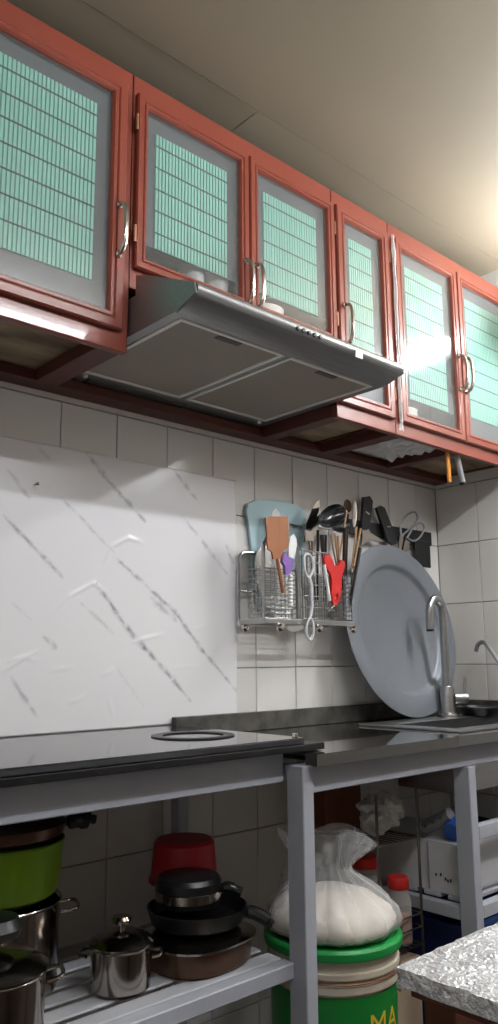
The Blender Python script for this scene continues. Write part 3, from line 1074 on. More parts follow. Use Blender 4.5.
# small saucepan with knobbed lid
c = Vector((0.829, -0.296, ZS))
pot = thing('saucepan', 'small steel saucepan with knobbed lid in the middle of the slatted shelf', 'pot', c)
MB().lathe(ring_profile(0.052, 0.072), c, 40).build('body', 'potsteel', pot)
ld = MB().lathe([(0.057, 0), (0.057, 0.003), (0.050, 0.008), (0.040, 0.014), (0.020, 0.020), (0, 0.021)], c + Vector((0, 0, 0.074)), 36).build('lid', 'potsteel', pot)
MB().lathe([(0, 0), (0.006, 0), (0.006, 0.008), (0.016, 0.011), (0.018, 0.017), (0.014, 0.022), (0, 0.024)], c + Vector((0, 0, 0.0945)), 20).build('knob', 'potsteel', ld)
hd = Vector((0.69, -0.72, 0)).normalized()
for s in (-1, 1):
    q = c + Vector((0.74, -0.67, 0)) * 0.056 * s
    n_ = Vector((0.67, 0.74, 0))
    MB().tube([q + n_ * 0.018 + Vector((0, 0, 0.056)), q + Vector((0.74, -0.67, 0)) * s * 0.014 + n_ * 0.012 + Vector((0, 0, 0.058)),
               q + Vector((0.74, -0.67, 0)) * s * 0.014 - n_ * 0.012 + Vector((0, 0, 0.058)), q - n_ * 0.018 + Vector((0, 0, 0.056))], 0.003, 8, smooth=3).build('handle', 'potsteel', pot)

# large steel pot at the back left
c = Vector((0.664, -0.156, ZS))
pot = thing('stockpot', 'large steel pot under the green basin at the back left of the shelf', 'pot', c)
MB().lathe(ring_profile(0.106, 0.145), c, 48).build('body', 'potsteel', pot)
q = c + Vector((0.9, -0.42, 0)).normalized() * 0.107
tt = Vector((0.42, 0.9, 0)); nn = Vector((0.9, -0.42, 0))
MB().tube([q + tt * 0.03 + Vector((0, 0, 0.125)), q + tt * 0.026 + nn * 0.028 + Vector((0, 0, 0.128)), q - tt * 0.026 + nn * 0.028 + Vector((0, 0, 0.128)), q - tt * 0.03 + Vector((0, 0, 0.125))], 0.003, 8, smooth=4).build('handle', 'potsteel', pot)
# lime green basin on it
zg0 = ZS + 0.1475
o = MB().lathe([(0, 0), (0.080, 0), (0.098, 0.010), (0.106, 0.04), (0.109, 0.094), (0.112, 0.097), (0.110, 0.099), (0.106, 0.094), (0.096, 0.014), (0, 0.004)], (c.x, c.y, zg0), 44).build('basin', 'green_pl', None)
recentre(o, (c.x, c.y, zg0)); tag(o, 'lime green plastic basin stacked on the large steel pot', 'basin')
# frying pan on the basin
zp = zg0 + 0.100
pan = thing('frying_pan', 'steel frying pan with black handle on top of the green basin', 'pan', (c.x, c.y, zp))
MB().lathe([(0, 0), (0.095, 0), (0.108, 0.008), (0.114, 0.026), (0.112, 0.027), (0.104, 0.010), (0, 0.003)], (c.x, c.y, zp), 44).build('bowl', 'copper', pan)
d = Vector((0.94, -0.34, 0)).normalized()
p0 = Vector((c.x, c.y, zp))
MB().tube([p0 + d * 0.110 + Vector((0, 0, 0.018)), p0 + d * 0.128 + Vector((0, 0, 0.020)), p0 + d * 0.150 + Vector((0, 0, 0.022)), p0 + d * 0.168 + Vector((0, 0, 0.018))], [0.006, 0.014, 0.018, 0.008], 10, smooth=4).build('handle', 'black', pan)

# steel pot with black-knobbed lid at the left frame edge
c = Vector((0.575, -0.335, ZS))
pot = thing('lidded_pot', 'steel pot with black lid knob at the far left front of the shelf', 'pot', c)
MB().lathe(ring_profile(0.078, 0.100), c, 44).build('body', 'potsteel', pot)
ld = MB().lathe([(0.083, 0), (0.083, 0.003), (0.07, 0.012), (0.045, 0.022), (0, 0.028)], c + Vector((0, 0, 0.102)), 40).build('lid', 'potsteel', pot)
MB().lathe([(0, 0), (0.010, 0), (0.012, 0.010), (0.036, 0.018), (0.042, 0.032), (0.034, 0.046), (0, 0.050)], c + Vector((0, 0, 0.129)), 20).build('knob', 'black', ld)
q = c + Vector((0.9, -0.42, 0)).normalized() * 0.079
tube_pts = [q + tt * 0.026 + Vector((0, 0, 0.085)), q + tt * 0.02 + nn * 0.022 + Vector((0, 0, 0.09)), q - tt * 0.02 + nn * 0.022 + Vector((0, 0, 0.09)), q - tt * 0.026 + Vector((0, 0, 0.085))]
MB().tube(tube_pts, 0.0035, 8, smooth=4).build('handle', 'potsteel', pot)

# brown casserole, black frying pan with steel plate on it
c = Vector((1.005, -0.288, ZS))
cas = thing('casserole', 'brown oval casserole with a steel rim beside the small saucepan', 'casserole', c)


def oval(pts, ax, ay, rot, c, mb, n=44, pw=2.6):
    ca, sa = math.cos(rot), math.sin(rot)
    rings = []
    for s, h in pts:
        ring = []
        for k in range(n):
            a = 2 * math.pi * k / n
            cx = math.copysign(abs(math.cos(a)) ** (2 / pw), math.cos(a)) * (ax + s)
            cy = math.copysign(abs(math.sin(a)) ** (2 / pw), math.sin(a)) * (ay + s)
            ring.append(mb.bm.verts.new((c.x + cx * ca - cy * sa, c.y + cx * sa + cy * ca, c.z + h)))
        rings.append(ring)
    for A, B in zip(rings, rings[1:]):
        for k in range(n):
            mb.bm.faces.new((A[k], A[(k + 1) % n], B[(k + 1) % n], B[k]))
    mb.bm.faces.new(rings[0])
    mb.bm.faces.new(rings[-1])
    return mb


oval([(-0.006, 0), (0, 0.006), (0.004, 0.044), (0.001, 0.044), (-0.004, 0.01)], 0.098, 0.088, 0.1, c, MB()).build('body', 'copper', cas)
oval([(0.002, 0.0445), (0.010, 0.0445), (0.011, 0.0485), (-0.004, 0.052), (-0.05, 0.056)], 0.098, 0.088, 0.1, c, MB()).build('lid', 'potsteel', cas)
zc_ = ZS + 0.0565
c2_ = Vector((1.02, -0.268, zc_))
pan = thing('frying_pan', 'black frying pan with its handle hanging over the brown casserole', 'pan', c2_)
MB().lathe([(0, 0), (0.075, 0), (0.088, 0.008), (0.097, 0.034), (0.094, 0.035), (0.084, 0.011), (0, 0.004)], c2_, 40).build('bowl', 'black_matt', pan)
d = Vector((0.62, -0.78, 0)).normalized()
MB().tube([c2_ + d * 0.092 + Vector((0, 0, 0.026)), c2_ + d * 0.112 + Vector((0, 0, 0.024)), c2_ + d * 0.134 + Vector((0, 0, 0.014)), c2_ + d * 0.146 + Vector((0, 0, 0.004))], [0.008, 0.012, 0.012, 0.008], 10, smooth=4).build('handle', 'black', pan)
c3_ = c2_ + Vector((-0.012, 0.012, 0.036))
lidp = thing('saucepan', 'black saucepan with a shiny steel band on top of the frying pan', 'pot', c3_)
MB().lathe([(0, 0), (0.056, 0), (0.062, 0.004), (0.064, 0.024), (0.064, 0.044), (0.058, 0.052), (0.02, 0.056), (0, 0.056)], c3_, 36).build('body', 'black', lidp)
MB().lathe([(0.0645, 0.012), (0.0655, 0.013), (0.0655, 0.028), (0.0645, 0.029)], c3_, 36).build('band', 'potsteel', lidp)
MB().tube([c3_ + d * 0.062 + Vector((0, 0, 0.03)), c3_ + d * 0.08 + Vector((0, 0, 0.032)), c3_ + d * 0.105 + Vector((0, 0, 0.024))], [0.008, 0.011, 0.009], 10, smooth=4).build('handle', 'black', lidp)
# dark pot and red tub behind
c = Vector((1.088, -0.138, ZS))
zt = 0.584
hp = zt - ZS - 0.013
pot = thing('black_pot', 'dark pot at the back of the shelf under the red tub', 'pot', c)
MB().lathe([(0, 0), (0.040, 0), (0.043, 0.006), (0.045, hp - 0.003), (0.048, hp), (0.043, hp - 0.002), (0.041, 0.008), (0, 0.004)], c, 36).build('body', 'black_matt', pot)
MB().lathe([(0.0485, hp + 0.0005), (0.0485, hp + 0.003), (0.04, hp + 0.008), (0, hp + 0.012)], c, 36).build('lid', 'black_matt', pot)
o = MB().lathe([(0.071, 0.0), (0.074, 0.0), (0.074, 0.008), (0.070, 0.010), (0.064, 0.076), (0.058, 0.083), (0, 0.085), (0, 0.081), (0.056, 0.078), (0.067, 0.010)], (c.x, c.y, zt), 36).build('tub', 'red_dark', None)
recentre(o, (c.x, c.y, zt)); tag(o, 'deep red plastic tub turned upside down at the back of the shelf', 'tub')

# ------------------------------------------------------------------ bucket, lid and flour bag
BC = Vector((1.365, -0.305, 0.0))
ZLID = 0.415
bk = thing('bucket', 'cream plastic bucket with green lid and green label under the counter', 'bucket', BC + Vector((0, 0, 0.001)))
mb = MB().lathe([(0, 0.001), (0.118, 0.001), (0.122, 0.006), (0.133, 0.3850), (0.140, 0.3870), (0.140, 0.4000), (0.1345, 0.4020), (0.1345, 0.4120), (0.141, 0.4140), (0.141, 0.4240), (0.1365, 0.4260), (0.138, 0.4480), (0.133, 0.4480), (0.118, 0.01), (0, 0.006)], BC, 56)
mb.build('body', 'bucket', bk)
ld = MB().lathe([(0.132, 0.4485), (0.1475, 0.4485), (0.149, 0.4520), (0.149, 0.4640), (0.145, 0.4690), (0.138, 0.4695), (0.134, 0.4645), (0, 0.4645), (0, 0.4600), (0.132, 0.4580)], BC, 56).build('lid', 'lid_green', bk)
lb = MB().lathe([(0.1285, 0.16), (0.1342, 0.380), (0.1348, 0.380), (0.1291, 0.16)], BC, 56).build('label', 'label_green', bk)
MB().tube([BC + Vector((math.cos(a) * 0.142, math.sin(a) * 0.142, 0.407)) for a in [2 * math.pi * k / 40 for k in range(40)]], 0.0022, 6, closed=True).build('bail_wire', 'brass', bk)
# lettering wrapped round the label
cu = bpy.data.curves.new('label_lettering', 'FONT')
cu.body = 'MA'
cu.size = 0.062
cu.align_x = 'CENTER'
cu.extrude = 0.0
cu.resolution_u = 3
to = bpy.data.objects.new('label_lettering', cu)
COL.objects.link(to)
bpy.context.view_layer.update()
me = bpy.data.meshes.new_from_object(to.evaluated_get(bpy.context.evaluated_depsgraph_get()))
bpy.data.objects.remove(to)
bmt = bmesh.new()
bmt.from_mesh(me)
bmesh.ops.triangulate(bmt, faces=bmt.faces)
bmesh.ops.subdivide_edges(bmt, edges=bmt.edges, cuts=2, use_grid_fill=True)
ca = math.radians(-88)
for v in bmt.verts:
    z = 0.302 + v.co.y
    r = 0.1291 + (z - 0.16) / 0.22 * 0.0057 + 0.0010
    a = ca + v.co.x / 0.131
    v.co = BC + Vector((math.cos(a) * r, math.sin(a) * r, z)) - wloc(bk)
bmt.to_mesh(me)
bmt.free()
me.materials.append(M['label_yellow'])
lt = bpy.data.objects.new('label_lettering', me)
COL.objects.link(lt)
lt.parent = lb
lt['label'] = 'yellow letters MA on the green label'

bag = thing('flour_bag', 'clear plastic bag of white flour twisted shut on the green bucket lid', 'bag', BC + Vector((0, 0, 0.4705)))
B0 = BC + Vector((0, 0, 0.4705))


def fl(a, r, h):
    return r * (1 + 0.05 * noise.noise((math.cos(a) * 1.5, math.sin(a) * 1.5, h * 12)) + 0.018 * math.cos(a * 9 + h * 30))


MB().lathe([(0, 0.001), (0.118, 0.001), (0.133, 0.010), (0.136, 0.026), (0.126, 0.046), (0.098, 0.064), (0.055, 0.078), (0, 0.084)], B0, 72, fn=fl).build('flour', 'flour', bag, angle=60)


def bag_mesh():
    mb = MB()
    prof = [(0.124, 0.0008), (0.139, 0.010), (0.143, 0.026), (0.134, 0.050), (0.112, 0.070), (0.086, 0.088), (0.062, 0.102), (0.046, 0.112), (0.042, 0.122),
            (0.052, 0.134), (0.068, 0.150), (0.082, 0.166), (0.090, 0.182), (0.092, 0.194)]
    n = 120
    rings = []
    cv = Vector((0.735, -0.678, 0))    # across the view
    for i, (r, h) in enumerate(prof):
        ring = []
        up = max(0, (h - 0.09) / 0.102)
        for k in range(n):
            a = 2 * math.pi * k / n
            pl = 0.05 + 0.16 * min(1, h / 0.14)
            rr = r * (1 + pl * 0.5 * math.cos(a * 13 + 2 * math.sin(a * 3) + h * 12) + pl * 0.7 * noise.noise((math.cos(a) * 3, math.sin(a) * 3, h * 9)))
            v = Vector((math.cos(a) * rr, math.sin(a) * rr, h))
            # the open end is pressed flat across the view and flops to the right
            w = v.dot(cv)
            dpt = v.x * cv.y * -1 + v.y * cv.x
            sq = 1 - 0.62 * up
            v = cv * w * (1 + 0.08 * up) + Vector((-cv.y, cv.x, 0)) * dpt * sq + Vector((0, 0, h))
            v += cv * (-0.006 * up) + Vector((0, 0, up * (0.020 * math.sin(w * 28 + .4) - w * 0.22)))
            ring.append(mb.bm.verts.new(B0 + v))
        rings.append(ring)
    for A, B in zip(rings, rings[1:]):
        for k in range(n):
            mb.bm.faces.new((A[k], A[(k + 1) % n], B[(k + 1) % n], B[k]))
    return mb


bag_mesh().build('bag_film', 'bag', bag, angle=80)
tz = B0 + Vector((0, 0, 0.146))
# loose fold of the bag to the left of the neck
mb = MB()
L = []
cvv = Vector((0.735, -0.678, 0)); dvv = Vector((0.678, 0.735, 0))
for i in range(17):
    row = []
    for j in range(11):
        u, v = i / 16, j / 10
        w = -0.130 + 0.085 * u + 0.02 * v
        h = 0.03 + v * (0.145 - 0.02 * u)
        w += -0.005 * math.sin(v * 3.1) + 0.010 * v
        dd = 0.012 * noise.noise((u * 4, v * 4, 7)) + 0.010 * math.sin(u * 14 + v * 3) - 0.05 + 0.035 * v
        row.append(mb.bm.verts.new(B0 + cvv * w + dvv * dd + Vector((0, 0, h * (0.75 + 0.25 * u)))))
    L.append(row)
for i in range(16):
    for j in range(10):
        mb.bm.faces.new((L[i][j], L[i + 1][j], L[i + 1][j + 1], L[i][j + 1]))
mb.build('bag_fold', 'bag', bag, angle=80)

# ------------------------------------------------------------------ wire rack behind the bucket
RX0, RX1, RY0, RY1 = 1.535, 1.695, -0.300, -0.045
wr = thing('wire_rack', 'thin steel wire rack behind the flour bag holding red-lidded jars', 'rack', ((RX0 + RX1) / 2, (RY0 + RY1) / 2, 0))
for x in (RX0, RX1):
    for y in (RY0, RY1):
        MB().tube([(x, y, 0.001), (x, y, 0.72)], 0.0035, 8).build('upright', 'steel_dark', wr)
for z in (0.36, 0.605):
    mb = MB()
    mb.tube([(RX0, RY0, z), (RX1, RY0, z), (RX1, RY1, z), (RX0, RY1, z)], 0.003, 6, closed=True)
    for k in range(1, 8):
        x = RX0 + (RX1 - RX0) * k / 8
        mb.tube([(x, RY0, z), (x, RY1, z)], 0.0018, 6)
    mb.build('wire_shelf', 'steel_dark', wr)
for z in (0.40, 0.43):
    MB().tube([(RX0, RY0, z), (RX1, RY0, z)], 0.0022, 6).build('guard_wire', 'steel_dark', wr)
    MB().tube([(RX1, RY0, z), (RX1, RY1, z)], 0.0022, 6).build('guard_wire', 'steel_dark', wr)


def jar(x, y, z, r, h, label, fill, fh):
    t = thing('jar', label, 'jar', (x, y, z), 'red-lidded jars on the wire rack')
    MB().lathe([(0, 0), (r * .92, 0), (r, 0.006), (r, h * .78), (r * .85, h * .88), (r * .8, h * .9), (r * .8, h), (r * .77, h), (r * .77, h * .9), (r * .96, h * .77), (r * .96, 0.008), (0, 0.004)], (x, y, z), 28).build('body', 'jar', t)
    MB().lathe([(0, 0.005), (r * .95, 0.005), (r * .95, fh), (0, fh + 0.004)], (x, y, z), 24).build('contents', fill, t)
    MB().lathe([(0, h + 0.001), (r * .86, h + 0.001), (r * .88, h + 0.004), (r * .88, h + 0.024), (r * .8, h + 0.028), (0, h + 0.028)], (x, y, z), 28).build('lid', 'red', t)


jar(1.618, -0.190, 0.3635, 0.040, 0.165, 'larger clear jar with red lid behind the flour bag', 'rice', 0.07)
jar(1.656, -0.262, 0.3635, 0.030, 0.122, 'smaller jar with bright red lid and orange contents', 'spice', 0.06)

# cardboard and plastic bags on the top of the rack
o = MB().box(1.545, 1.685, -0.13, -0.05, 0.609, 0.735, 0.004).build('cardboard_box', 'cardboard', None, smooth=False)
recentre(o, (1.615, -0.09, 0.609)); tag(o, 'dark red-brown carton on top of the wire rack', 'carton')


def blob(name, label, c, sx, sy, sz, material, seed, cat, amp=0.3, f=2.0, lean=0.0):
    mb = MB()
    bmesh.ops.create_icosphere(mb.bm, subdivisions=4, radius=1.0)
    zmin = 9
    for v in mb.bm.verts:
        d = v.co.normalized()
        k = 1 + amp * noise.noise(d * f + Vector((seed, 0, 0))) + amp * 0.6 * abs(noise.noise(d * f * 3 + Vector((0, seed, 0))))
        v.co = Vector((d.x * sx * k + lean * d.z * sz, d.y * sy * k, d.z * sz * k))
        zmin = min(zmin, v.co.z)
    for v in mb.bm.verts:
        v.co += Vector((c[0], c[1], c[2] - zmin))
    o = mb.build(name, material, None, angle=25)
    recentre(o, c)
    tag(o, label, cat)
    return o


M['milky'] = film_mat('milky_plastic_bag', (0.8, 0.78, 0.75, 1), 0.25, 0.25, fres=0.7, bump=0.3, bscale=40)
blob('plastic_bag', 'bunched whitish plastic bag on top of the wire rack', (1.635, -0.235, 0.609), 0.050, 0.050, 0.040, 'milky', 3.3, 'bag', 0.5, 2.2, 0.3)

# white box on the right shelf
bxx = thing('storage_box', 'white box with rounded corners on the shelf behind the right post', 'box', (1.84, -0.25, 0.474))
prof = []
y0, y1, z0, z1, rr = -0.395, -0.07, 0.4742, 0.592, 0.012
for (cy_, cz_, a0) in ((y1 - rr, z1 - rr, 0), (y0 + rr, z1 - rr, 90), (y0 + rr, z0 + rr, 180), (y1 - rr, z0 + rr, 270)):
    for k in range(6):
        a = math.radians(a0 + 18 * k)
        prof.append((1.737, cy_ + rr * math.cos(a), cz_ + rr * math.sin(a)))
MB().prism(prof, (0.20, 0, 0)).build('body', 'white_box', bxx)
MB().box(1.7335, 1.7368, -0.30, -0.297, 0.478, 0.588).build('seam', 'grey_pl', bxx, smooth=False)
for (yy, zz) in ((-0.332, 0.515), (-0.345, 0.507), (-0.352, 0.504), (-0.318, 0.513), (-0.36, 0.506)):
    MB().box(1.7358, 1.7369, yy - 0.002, yy + 0.002, zz - 0.003, zz + 0.004).build('speck_mark', 'black', bxx, smooth=False)
bt = thing('spray_bottle', 'blue plastic bottle lying on the white box behind the right post', 'bottle', (1.80, -0.36, 0.5925))
MB().lathe([(0, -0.04), (0.026, -0.04), (0.031, -0.03), (0.031, 0.02), (0.022, 0.036), (0.012, 0.042), (0, 0.042)], (1.80, -0.355, 0.624), 24, Matrix.Rotation(math.radians(70), 4, 'Y')).build('body', 'blue', bt)
gt = thing('grey_tube_tool', 'grey tube with round holes lying on the white box', 'tube', (1.79, -0.31, 0.592))
pa, pb = Vector((1.772, -0.268, 0.612)), Vector((1.772, -0.345, 0.655))
MB().tube([pa, pb], 0.016, 16).build('barrel', 'grey_pl', gt)
for k in (0.15, 0.45, 0.75):
    p = pa.lerp(pb, k)
    MB().lathe([(0, 0), (0.004, 0), (0.004, 0.003), (0, 0.003)], p + Vector((-0.0175, 0, 0)), 10, Matrix.Rotation(math.pi / 2, 4, 'Y')).build('hole_ring', 'brass', gt)

# dark blue crate below, items right of the post
cr = thing('crate', 'dark blue plastic crate on the floor behind the right post', 'crate', (1.95, -0.25, 0.001))
mb = MB()
mb.box(1.75, 2.20, -0.40, -0.39, 0.002, 0.40, 0.002)
mb.box(1.75, 2.20, -0.09, -0.08, 0.002, 0.40, 0.002)
mb.box(1.75, 1.76, -0.39, -0.09, 0.002, 0.40, 0.002)
mb.box(2.19, 2.20, -0.39, -0.09, 0.002, 0.40, 0.002)
mb.box(1.76, 2.19, -0.39, -0.09, 0.002, 0.012)
mb.build('body', 'navy', cr, smooth=False)
MB().box(1.74, 2.21, -0.41, -0.395, 0.385, 0.41, 0.003).build('rim', 'blue', cr, smooth=False)
blob('plastic_bag', 'white plastic bag on the lower right shelf past the right post', (2.06, -0.36, 0.4742), 0.06, 0.035, 0.03, 'milky', 8.1, 'bag', 0.35)
wk = Vector((2.08, -0.18, 0.4745))
o = MB().lathe([(0, 0), (0.05, 0), (0.085, 0.05), (0.09, 0.10), (0.087, 0.10), (0.08, 0.05), (0, 0.005)], wk, 28).build('black_bowl', 'black_matt', None)
recentre(o, wk); tag(o, 'black bowl in shadow on the shelf right of the right post', 'bowl')

# ------------------------------------------------------------------ silver-clothed table in the foreground
tb = thing('table', 'wooden table corner in the right foreground under a silver cloth', 'table', (1.0, -1.35, 0))
TX0, TY1, TZ0 = 0.668, -1.035, 0.744
MB().box(TX0, 1.62, -1.80, TY1, TZ0 - 0.022, TZ0 - 0.002, 0.002).build('tabletop', 'brown_panel', tb, smooth=False)
for (x, y) in ((TX0 + 0.05, TY1 - 0.06), (1.55, TY1 - 0.06), (TX0 + 0.05, -1.76), (1.55, -1.76)):
    MB().box(x, x + 0.05, y - 0.05, y, 0.001, TZ0 - 0.0225, 0.003).build('leg', 'brown_panel', tb, smooth=False)
MB().box(TX0 + 0.055, 1.60, TY1 - 0.085, TY1 - 0.062, TZ0 - 0.12, TZ0 - 0.0225).build('apron', 'brown_panel', tb, smooth=False)
MB().box(TX0 + 0.055, TX0 + 0.075, -1.755, TY1 - 0.115, TZ0 - 0.12, TZ0 - 0.0225).build('apron', 'brown_panel', tb, smooth=False)


def cloth():
    mb = MB()
    x0, x1, y0, y1 = TX0 - 0.004, 1.624, -1.804, TY1 + 0.004
    # cross-section strips: top plus short drop on left and back side
    nx, ny = 150, 120
    R = 0.010
    drop = 0.016

    def unroll(s, lo, hi):
        """s from lo-drop-.. : returns (coordinate, dz)"""
        if s < lo:
            return lo, -(lo - s)
        if s > hi:
            return hi, -(s - hi)
        return s, 0
    L = []
    for i in range(nx + 1):
        row = []
        sx = (x0 - drop) + (x1 - x0 + drop) * (i / nx) ** 1.7
        for j in range(ny + 1):
            sy = (y1 + drop) - (y1 - y0 + drop) * (j / ny) ** 1.7
            x, dzx = unroll(sx, x0, x1)
            y, dzy = unroll(sy, y0, y1)
            nz = 0.0025 * noise.noise((sx * 45, sy * 45, 1)) + 0.0016 * noise.noise((sx * 110, sy * 110, 5))
            dz = min(dzx, dzy)
            if dzx < 0 and dzy < 0:
                dz = max(dzx + dzy, -drop * 1.25)
            row.append(mb.bm.verts.new((x - (0.004 + nz if dzx < 0 else 0), y + (0.004 + nz if dzy < 0 else 0), TZ0 + 0.004 + (nz if dz == 0 else 0) + dz)))
        L.append(row)
    for i in range(nx):
        for j in range(ny):
            mb.bm.faces.new((L[i][j], L[i + 1][j], L[i + 1][j + 1], L[i][j + 1]))
    o = mb.build('tablecloth', 'sequin', None, angle=70)
    sol = o.modifiers.new('s', 'SOLIDIFY')
    sol.thickness = 0.0015
    sol.offset = 1
    recentre(o, (1.0, -1.35, TZ0))
    tag(o, 'glittering silver textured cloth on the foreground table', 'tablecloth')


cloth()
# cartons on the floor right of the bucket
o = MB().box(1.54, 1.69, -0.295, -0.05, 0.001, 0.335, 0.003).build('carton', 'cream_box', None, smooth=False)
recentre(o, (1.615, -0.17, 0.001)); tag(o, 'cream carton on the floor under the wire rack', 'carton')
o = MB().box(1.478, 1.695, -0.53, -0.455, 0.001, 0.350, 0.003).build('carton', 'brown_panel', None, smooth=False)
recentre(o, (1.59, -0.49, 0.001)); tag(o, 'dark brown carton on the floor behind the silver table corner', 'carton')

# ------------------------------------------------------------------ aluminium tray
pt = at(400, 549, y=-0.035)
pb = at(403, 720.5, y=-0.125)
pc = Vector(((1.960), (pt.y + pb.y) / 2, (pt.z + pb.z) / 2))
R_ = (pt - Vector((pt.x, pb.y, pb.z))).length / 2
tilt = math.atan2(pt.y - pb.y, pt.z - pb.z)
zt_ = ZR + 0.0008 + math.cos(tilt) * R_ if pb.z < ZR else pc.z
M4 = Matrix.Rotation(math.pi / 2 - tilt, 4, 'X')
o = MB().lathe([(0, -0.010), (R_ * .70, -0.010), (R_ * .735, -0.004), (R_ * .75, 0.004), (R_ * .775, 0.0085), (R_ * .985, 0.0085), (R_, 0.007), (R_, 0.005), (R_ * .985, 0.0055), (R_ * .78, 0.0055), (R_ * .75, 0.000), (R_ * .70, -0.013), (0, -0.013)],
               (pc.x, pc.y, max(pc.z, ZR + 0.0075 + math.cos(tilt) * R_)), 72, M4).build('round_tray', 'alu', None)
recentre(o, (pc.x, pb.y, ZR)); tag(o, 'large round matt aluminium tray leaning against the tiled wall', 'tray')

# ------------------------------------------------------------------ knife bar, knives, scissors
def poly(name, pts, y, th, material, parent, hole=None):
    P = [at(px, py, y=y) for px, py in pts]
    H = [at(px, py, y=y) for px, py in hole] if hole else None
    return MB().prism(P, (0, th, 0), H).build(name, material, parent, smooth=False)


kb = thing('magnetic_knife_bar', 'black magnetic knife bar on the wall behind the tray', 'knife rack', (2.02, -0.01, 1.42))
MB().box(1.80, 2.228, -0.020, -0.0035, 1.412, 1.458, 0.003).build('bar', 'black', kb, smooth=False)
o = MB().box(2.12, 2.205, -0.028, -0.0205, 1.335, 1.425, 0.003).build('cleaver_sheath', 'black_matt', None, smooth=False)
recentre(o, (2.15, -0.024, 1.29)); tag(o, 'wide black flat sheath on the knife bar above the tray', 'sheath')


def knife(label, h_pts, b_pts, y):
    t = thing('knife', label, 'knife', at(*b_pts[0], y=y), 'black-handled knives on the magnetic bar')
    hd = poly('handle', h_pts, y - 0.005, 0.010, 'black', t)
    poly('blade', b_pts, y - 0.001, 0.002, 'potsteel', t)
    cx = sum(p[0] for p in h_pts) / len(h_pts); cy = sum(p[1] for p in h_pts) / len(h_pts)
    for k in (-0.3, 0.15, 0.55):
        (xa, ya), (xb, yb) = h_pts[0], h_pts[-1]
        p = at(cx + (h_pts[2][0] - h_pts[0][0]) * k * 0.35, cy + (h_pts[2][1] - h_pts[0][1]) * k * 0.55, y=y - 0.0052)
        MB().lathe([(0, 0), (0.003, 0), (0.003, 0.001), (0, 0.001)], p, 8, Matrix.Rotation(math.pi / 2, 4, 'X')).build('rivet', 'potsteel', hd)


knife('upright black-handled knife with rivets left on the knife bar', [(364, 497), (370, 496), (373, 501), (370.5, 524), (367, 530), (362, 529), (363, 512)],
      [(362.5, 528), (368.5, 529), (371, 533), (379, 538), (385, 541.5), (377, 541.5), (370, 540), (362, 545)], -0.0295)
knife('leaning black-handled knife beside the scissors on the knife bar', [(377, 508), (381, 505.5), (385, 508), (396, 536), (398, 543), (393, 545), (388, 541)],
      [(389.5, 542), (397, 543.5), (399, 550), (398, 557), (394, 556), (391, 549)], -0.0305)
# scissors
sc = thing('scissors', 'steel scissors with two pale grey loop handles at the end of the knife bar', 'scissors', at(402, 540, y=-0.03))
ysc = -0.034


def loop_px(pts, y, r, name, material, parent, closed=True, sm=4):
    P = [at(px, py, y=y) for px, py in pts]
    if closed:
        PP = catmull(P + P[:1], sm)[:-1]
        return MB().tube(PP, r, 8, closed=True).build(name, material, parent)
    return MB().tube(P, r, 8, smooth=sm).build(name, material, parent)


loop_px([(401, 536), (401, 525), (406, 516), (414, 512), (417.5, 517), (414, 525), (406, 532)], ysc, 0.0032, 'finger_loop', 'grey_pl', sc)
loop_px([(407, 538), (413, 528), (420, 523), (424, 527), (421, 536), (414, 541)], ysc - 0.007, 0.0032, 'finger_loop', 'grey_pl', sc)
poly('blade', [(400, 533), (405, 534), (404, 556), (400, 572), (398, 556)], ysc, 0.002, 'potsteel', sc)
poly('blade', [(406, 536), (411, 539), (405, 560), (401, 573), (402, 556)], ysc - 0.004, 0.002, 'potsteel', sc)

# ------------------------------------------------------------------ wall-hung utensil rack
YA, YBk = -0.118, -0.020
def X_(px, py, y):
    return at(px, py, y=y)


rk = thing('utensil_rack', 'stainless wire utensil rack with baskets hung on the tiled wall', 'rack', (1.5, -0.06, 1.13))
zb0 = 1.128
xa, xb = 1.350, 1.690
MB().box(xa, xb, YA - 0.004, YA, zb0, zb0 + 0.013, 0.001).build('front_bar', 'steel', rk, smooth=False)
MB().box(xa, xb, YBk - 0.004, YBk, zb0, zb0 + 0.013, 0.001).build('back_bar', 'steel', rk, smooth=False)
for x in (xa, 1.505, xb - 0.004):
    MB().box(x, x + 0.004, YA + 0.0005, YBk - 0.0045, zb0, zb0 + 0.013, 0.001).build('cross_bar', 'steel', rk, smooth=False)
for y, ztop, x1 in ((YBk + 0.004, 1.318, 1.49), (YA + 0.006, 1.348, 1.480)):
    x = xa + 0.004
    pts = [(x, y, zb0 + 0.010), (x, y, ztop - 0.040), (x + 0.006, y, ztop - 0.014), (x + 0.026, y, ztop), (x1 - 0.026, y, ztop), (x1 - 0.006, y, ztop - 0.014), (x1, y, ztop - 0.040), (x1, y, zb0 + 0.010)]
    MB().tube(pts, 0.0050, 10, smooth=4).build('divider_loop', 'steel', rk)
MB().tube([(xa + 0.004, YBk, 1.215), (1.49, YBk, 1.215)], 0.003, 8).build('spacer_wire', 'steel', rk)
for q, y in (((245, 626), -0.045), ((280, 625), YA - 0.006), ((319, 627), YA - 0.006), ((353, 627), YA - 0.006)):
    p = at(*q, y=y)
    MB().lathe([(0, -0.011), (0.006, -0.010), (0.010, -0.005), (0.011, 0), (0.010, 0.005), (0.006, 0.010), (0, 0.011)], (p.x, y, zb0 - 0.009), 14, Matrix.Rotation(math.pi / 2, 4, 'X')).build('knob_foot', 'chrome', rk)


